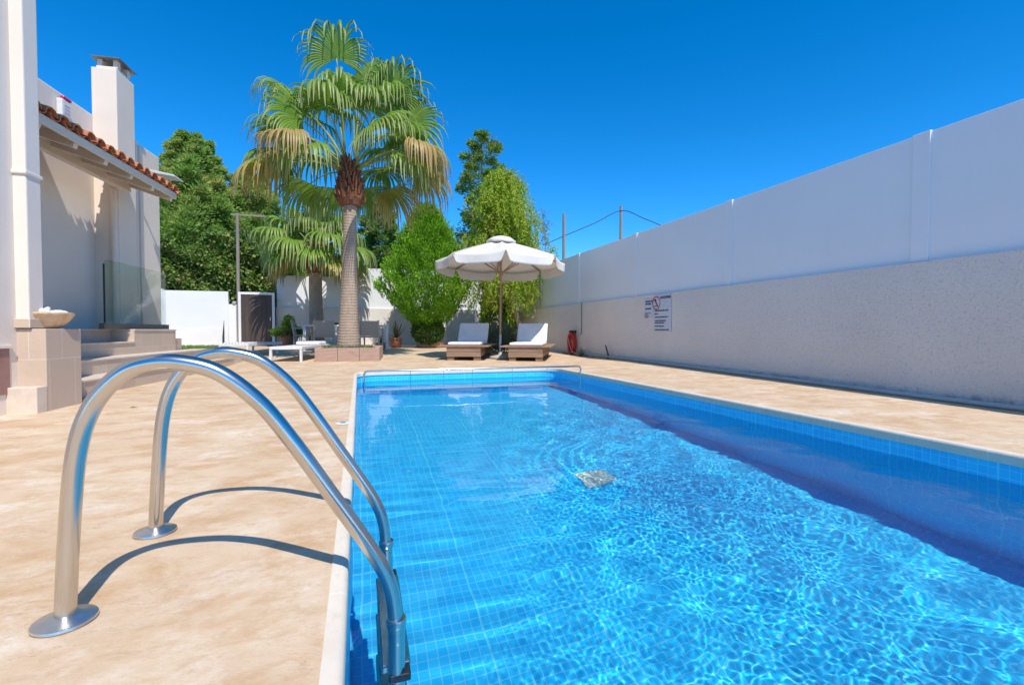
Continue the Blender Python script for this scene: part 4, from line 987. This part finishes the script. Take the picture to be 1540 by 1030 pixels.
def frond(root, origin, hub, L, kind, rg, spread=105, droop=.55, nseg=38, roll=0, face=None):
    o, h = Vector(origin), Vector(hub); d = (h-o); lp = d.length; d.normalize()
    out = Vector((d.x, d.y, 0)); out = out.normalized() if out.length > .05 else Vector((rg.uniform(-1,1), -.6, 0)).normalized()
    mid = (o+h)/2+Vector((0,0,.10*lp))
    path = crom([o, mid, h], 5)
    tang = (Vector(path[-1])-Vector(path[-3])).normalized()
    side = tang.cross(Vector((0,0,1)))
    side = side.normalized() if side.length > .05 else Vector((1,0,0))
    nrm = side.cross(tang).normalized()
    if face is not None:             # blade turned towards a given direction
        f = Vector(face); nrm = (f-tang*f.dot(tang)).normalized(); side = tang.cross(nrm).normalized()
    side = (side*math.cos(roll)+nrm*math.sin(roll)).normalized(); nrm = side.cross(tang).normalized()
    V, F, A = [], [], []; rs = [0, .14, .30, .42, .50, .62, .75, .88, 1.0]; JF = .50
    dth = 2*R(spread)/nseg; dn = Vector((0,0,-1))
    for k in range(nseg):
        th = -R(spread)+dth*(k+.5); Lk = L*(.70+.30*math.cos(th*.62))*rg.uniform(.90, 1.10)
        dk = tang*math.cos(th)+side*math.sin(th); sk = -tang*math.sin(th)+side*math.cos(th)
        cup = .30*(1-math.cos(th)) if face is None else .1
        dk = (dk+nrm*cup*.5).normalized()
        b0 = len(V); jit = rg.uniform(-.16, .16); drk = droop*rg.uniform(.75, 1.3); c = Vector(h)
        for j, q in enumerate(rs):
            if j:
                qm = (rs[j-1]+q)/2; bl = min(.93, drk*(.18*qm+1.35*max(0, qm-.26)**1.15))
                d_ = (dk*(1-bl)+dn*bl+sk*(jit*max(0, qm-.4))).normalized(); c = c+d_*Lk*(q-rs[j-1])
            hw = q*Lk*math.tan(dth/2)*1.03 if q <= JF else JF*Lk*math.tan(dth/2)*1.03*max(.05, (1-q)/(1-JF))**.6
            pl = nrm*hw*.55; s_ = sk
            V += [c-s_*hw-pl, c+pl*.6, c+s_*hw-pl]; A += [q]*3
        for j in range(len(rs)-1):
            i0 = b0+3*j; F += [(i0, i0+1, i0+4, i0+3), (i0+1, i0+2, i0+5, i0+4)]
    fo = np_mesh('frond', np.array([tuple(v) for v in V]), np.array(F), FR[kind], root)
    a_ = fo.data.attributes.new('along', 'FLOAT', 'POINT'); a_.data.foreach_set('value', np.array(A, dtype=np.float32)) if len(a_.data) == len(A) else None
    n_ = len(path); MB().tube([tuple(p) for p in path], [.022-.010*i/(n_-1) for i in range(n_)], 6).build('petiole', M['petiole'], fo, smooth='all')
    return fo
def palm_trunk(root, prof, mat, name='trunk'):
    P, rads = [p for p, r in prof], [r for p, r in prof]
    pts = crom(P, 8); rr = np.interp(np.linspace(0, len(P)-1, len(pts)), range(len(P)), rads)
    return MB().tube(pts, list(rr), 20).build(name, mat, root, smooth='all')
t = NT('palm_bark'); wv = t.node('ShaderNodeTexWave', wave_type='BANDS', bands_direction='Z', i_Scale=5.0, i_Distortion=3.0, i_Detail=4.0, i_Detail_Scale=2.0); t.l.new(t.coord(), wv.inputs['Vector'])
cc = t.mix(t.ramp(t.noise(7, 7, .7, (3,3,.5)), [(.3,0),(.7,1)]), (.46,.36,.275), (.33,.25,.19)); cc = t.mix(t.math('MULTIPLY', t.ramp(wv.outputs['Fac'], [(.15,1),(.5,0)]), .28), cc, (.17,.12,.09))
t.base(cc, .9, spec=.15); t.bump(t.math('ADD', wv.outputs['Fac'], t.noise(30, 6, .7, (3,3,.4))), .35, .018); M['palm_bark'] = t.m
M['boot'] = simple('red_brown_palm_fibre', (.26,.105,.055), (.16,.065,.035), 12, .9, bump=.6, bscale=40, dist=.02, aniso=(3,3,.5))
def boots(root, c, z0, z1, r0, r1, n, rg):
    m = MB()
    m.tube([(c[0],c[1],z0),(c[0],c[1],z0+.15),(c[0],c[1],(z0+z1)/2),(c[0],c[1],z1)], [r0*.75, r0*.95, (r0+r1)*.46, r1*.7], 14)
    for k in range(n):
        f = (k+rg.random())/n; z = z0+.05+(z1-z0)*f; a = k*2.39996; r = r0+(r1-r0)*f
        x, y = c[0]+r*.88*math.cos(a), c[1]+r*.88*math.sin(a); o_ = Vector((math.cos(a), math.sin(a), 0)); s_ = Vector((-o_.y, o_.x, 0))
        l = rg.uniform(.14, .26); p = Vector((x, y, z)); tip = p+o_*.08+Vector((0,0,l))+s_*rg.uniform(-.05,.05)
        w0, w1 = .05, .02
        m.add([p-s_*w0-o_*.03, p+s_*w0-o_*.03, tip+s_*w1-o_*.02, tip-s_*w1-o_*.02, p-s_*w0*.6+o_*.045, p+s_*w0*.6+o_*.045, tip+s_*w1*.6+o_*.02, tip-s_*w1*.6+o_*.02],
              [(4,5,6,7),(0,4,7,3),(5,1,2,6),(3,7,6,2),(0,1,5,4)])
    return m.build('leaf_boots', M['boot'], root)
PXM = 60.6
palm = empty('fan_palm', (-.20, 12.1-.55, gz(0,11.6)), 0, 'tall fan palm with a straight trunk rising from the brick planter', 'palm')
oz = gz(0, 11.6)
palm_trunk(palm, [((-.03,0,.05),.29),((-.03,0,.35),.245),((-.02,0,.9),.205),((0,0,1.8),.172),((.02,0,2.7),.148),((.03,0,3.5),.145)], M['palm_bark'])
rg = random.Random(101); boots(palm, (.03,0), 3.45, 4.35, .30, .10, 90, rg)
KY = 11.55/12.0
CX, CZ = .03, 4.45
#        hub dx(px) dz(px) depth  L    kind droop spread
LST = [(-17,132,-.25,1.25,'g',.85,118,(.1,-1,.2)), (22,118,.25,1.35,'g',1.15,105,None), (6,112,.5,1.3,'g',1.1,110,None), (38,96,-.2,1.3,'g',1.1,105,None),
       (62,90,-.45,1.3,'g',.9,112,(.35,-1,.35)), (50,74,-.5,1.3,'g',1.05,110,None), (82,46,-.55,1.35,'g',.95,110,(.5,-1,.4)), (72,58,.3,1.35,'g',1.1,105,None),
       (-74,72,.0,1.4,'g',.85,85,None), (-50,62,.5,1.3,'g',1.05,100,None), (-62,30,-.8,1.3,'g',.95,110,(-.4,-1,.4)), (-84,34,.0,1.35,'g',1.05,100,None),
       (-12,62,-.7,1.25,'g',.95,112,(-.1,-1,.5)), (-30,52,-.85,1.25,'g',1.1,105,None), (20,56,-.75,1.2,'g',1.1,105,None),
       (-70,4,-1.0,1.35,'b',1.45,80,None), (-92,-6,.25,1.4,'y',1.2,100,None), (-98,14,.5,1.4,'g',1.1,100,None), (30,20,-.9,1.5,'g',.8,66,(.2,-1,.5)),
       (88,18,.35,1.4,'g',1.15,100,None), (92,6,-.9,1.45,'b',1.45,85,None), (92,24,-.1,1.4,'g',1.1,100,None), (60,30,-.7,1.35,'g',1.05,100,None),
       (55,45,.9,1.35,'g',1.1,105,None), (-40,90,.6,1.3,'g',1.1,105,None), (-20,86,.9,1.3,'g',1.1,105,None), (44,60,.9,1.3,'g',1.1,105,None),
       (-52,-8,-.75,1.4,'g',1.2,95,None), (74,-4,-.55,1.4,'g',1.2,95,None), (-104,-12,-.1,1.45,'y',1.25,95,None), (106,-6,.2,1.45,'y',1.25,95,None),
       (60,-24,.6,1.4,'y',1.2,90,None), (-60,-24,.7,1.4,'g',1.2,90,None), (-24,-24,.9,1.4,'g',1.2,90,None), (24,-20,.9,1.4,'g',1.2,90,None), (-78,46,.7,1.4,'g',1.1,100,None), (104,30,.5,1.35,'g',1.1,95,None), (-40,20,.9,1.4,'g',1.1,100,None), (46,10,.9,1.4,'g',1.1,100,None)]
for dx, dz, dy, L, kd, dr, spd, fc in LST:
    hub = (CX+.93*dx/PXM*KY, dy, CZ+dz/PXM*KY)
    frond(palm, (CX+.10*math.copysign(1, dx), .06*math.copysign(1, dy), CZ-.25+.5*max(0, dz)/140), hub, .93*L*KY, kd, rg, spd, dr, 36, rg.uniform(-.25,.25), fc)
palm2 = empty('fan_palm', (-1.34, 17.0, gz(0,17.0)), 0, 'short fan palm in the shade behind the white table', 'palm')
palm_trunk(palm2, [((.02,0,0),.25),((.02,0,.8),.225),((0,0,1.6),.205),((0,0,2.5),.20)], M['palm_bark'])
boots(palm2, (0,0), 2.4, 3.2, .29, .14, 44, rg)
for k in range(30):
    az = k*2.39996+.5; f = k/29; el = R(-38+108*f+rg.uniform(-8,8)); lp = rg.uniform(.8, 1.15)
    hub = (lp*math.cos(az)*math.cos(el)*1.15, lp*math.sin(az)*math.cos(el), 3.25+lp*math.sin(el)*.85)
    frond(palm2, (.06*math.cos(az), .06*math.sin(az), 3.0+.2*f), hub, rg.uniform(1.08,1.3), 'g' if f > .12 else 'y', rg, 102, rg.uniform(1.0,1.25), 30, rg.uniform(-.3,.3))
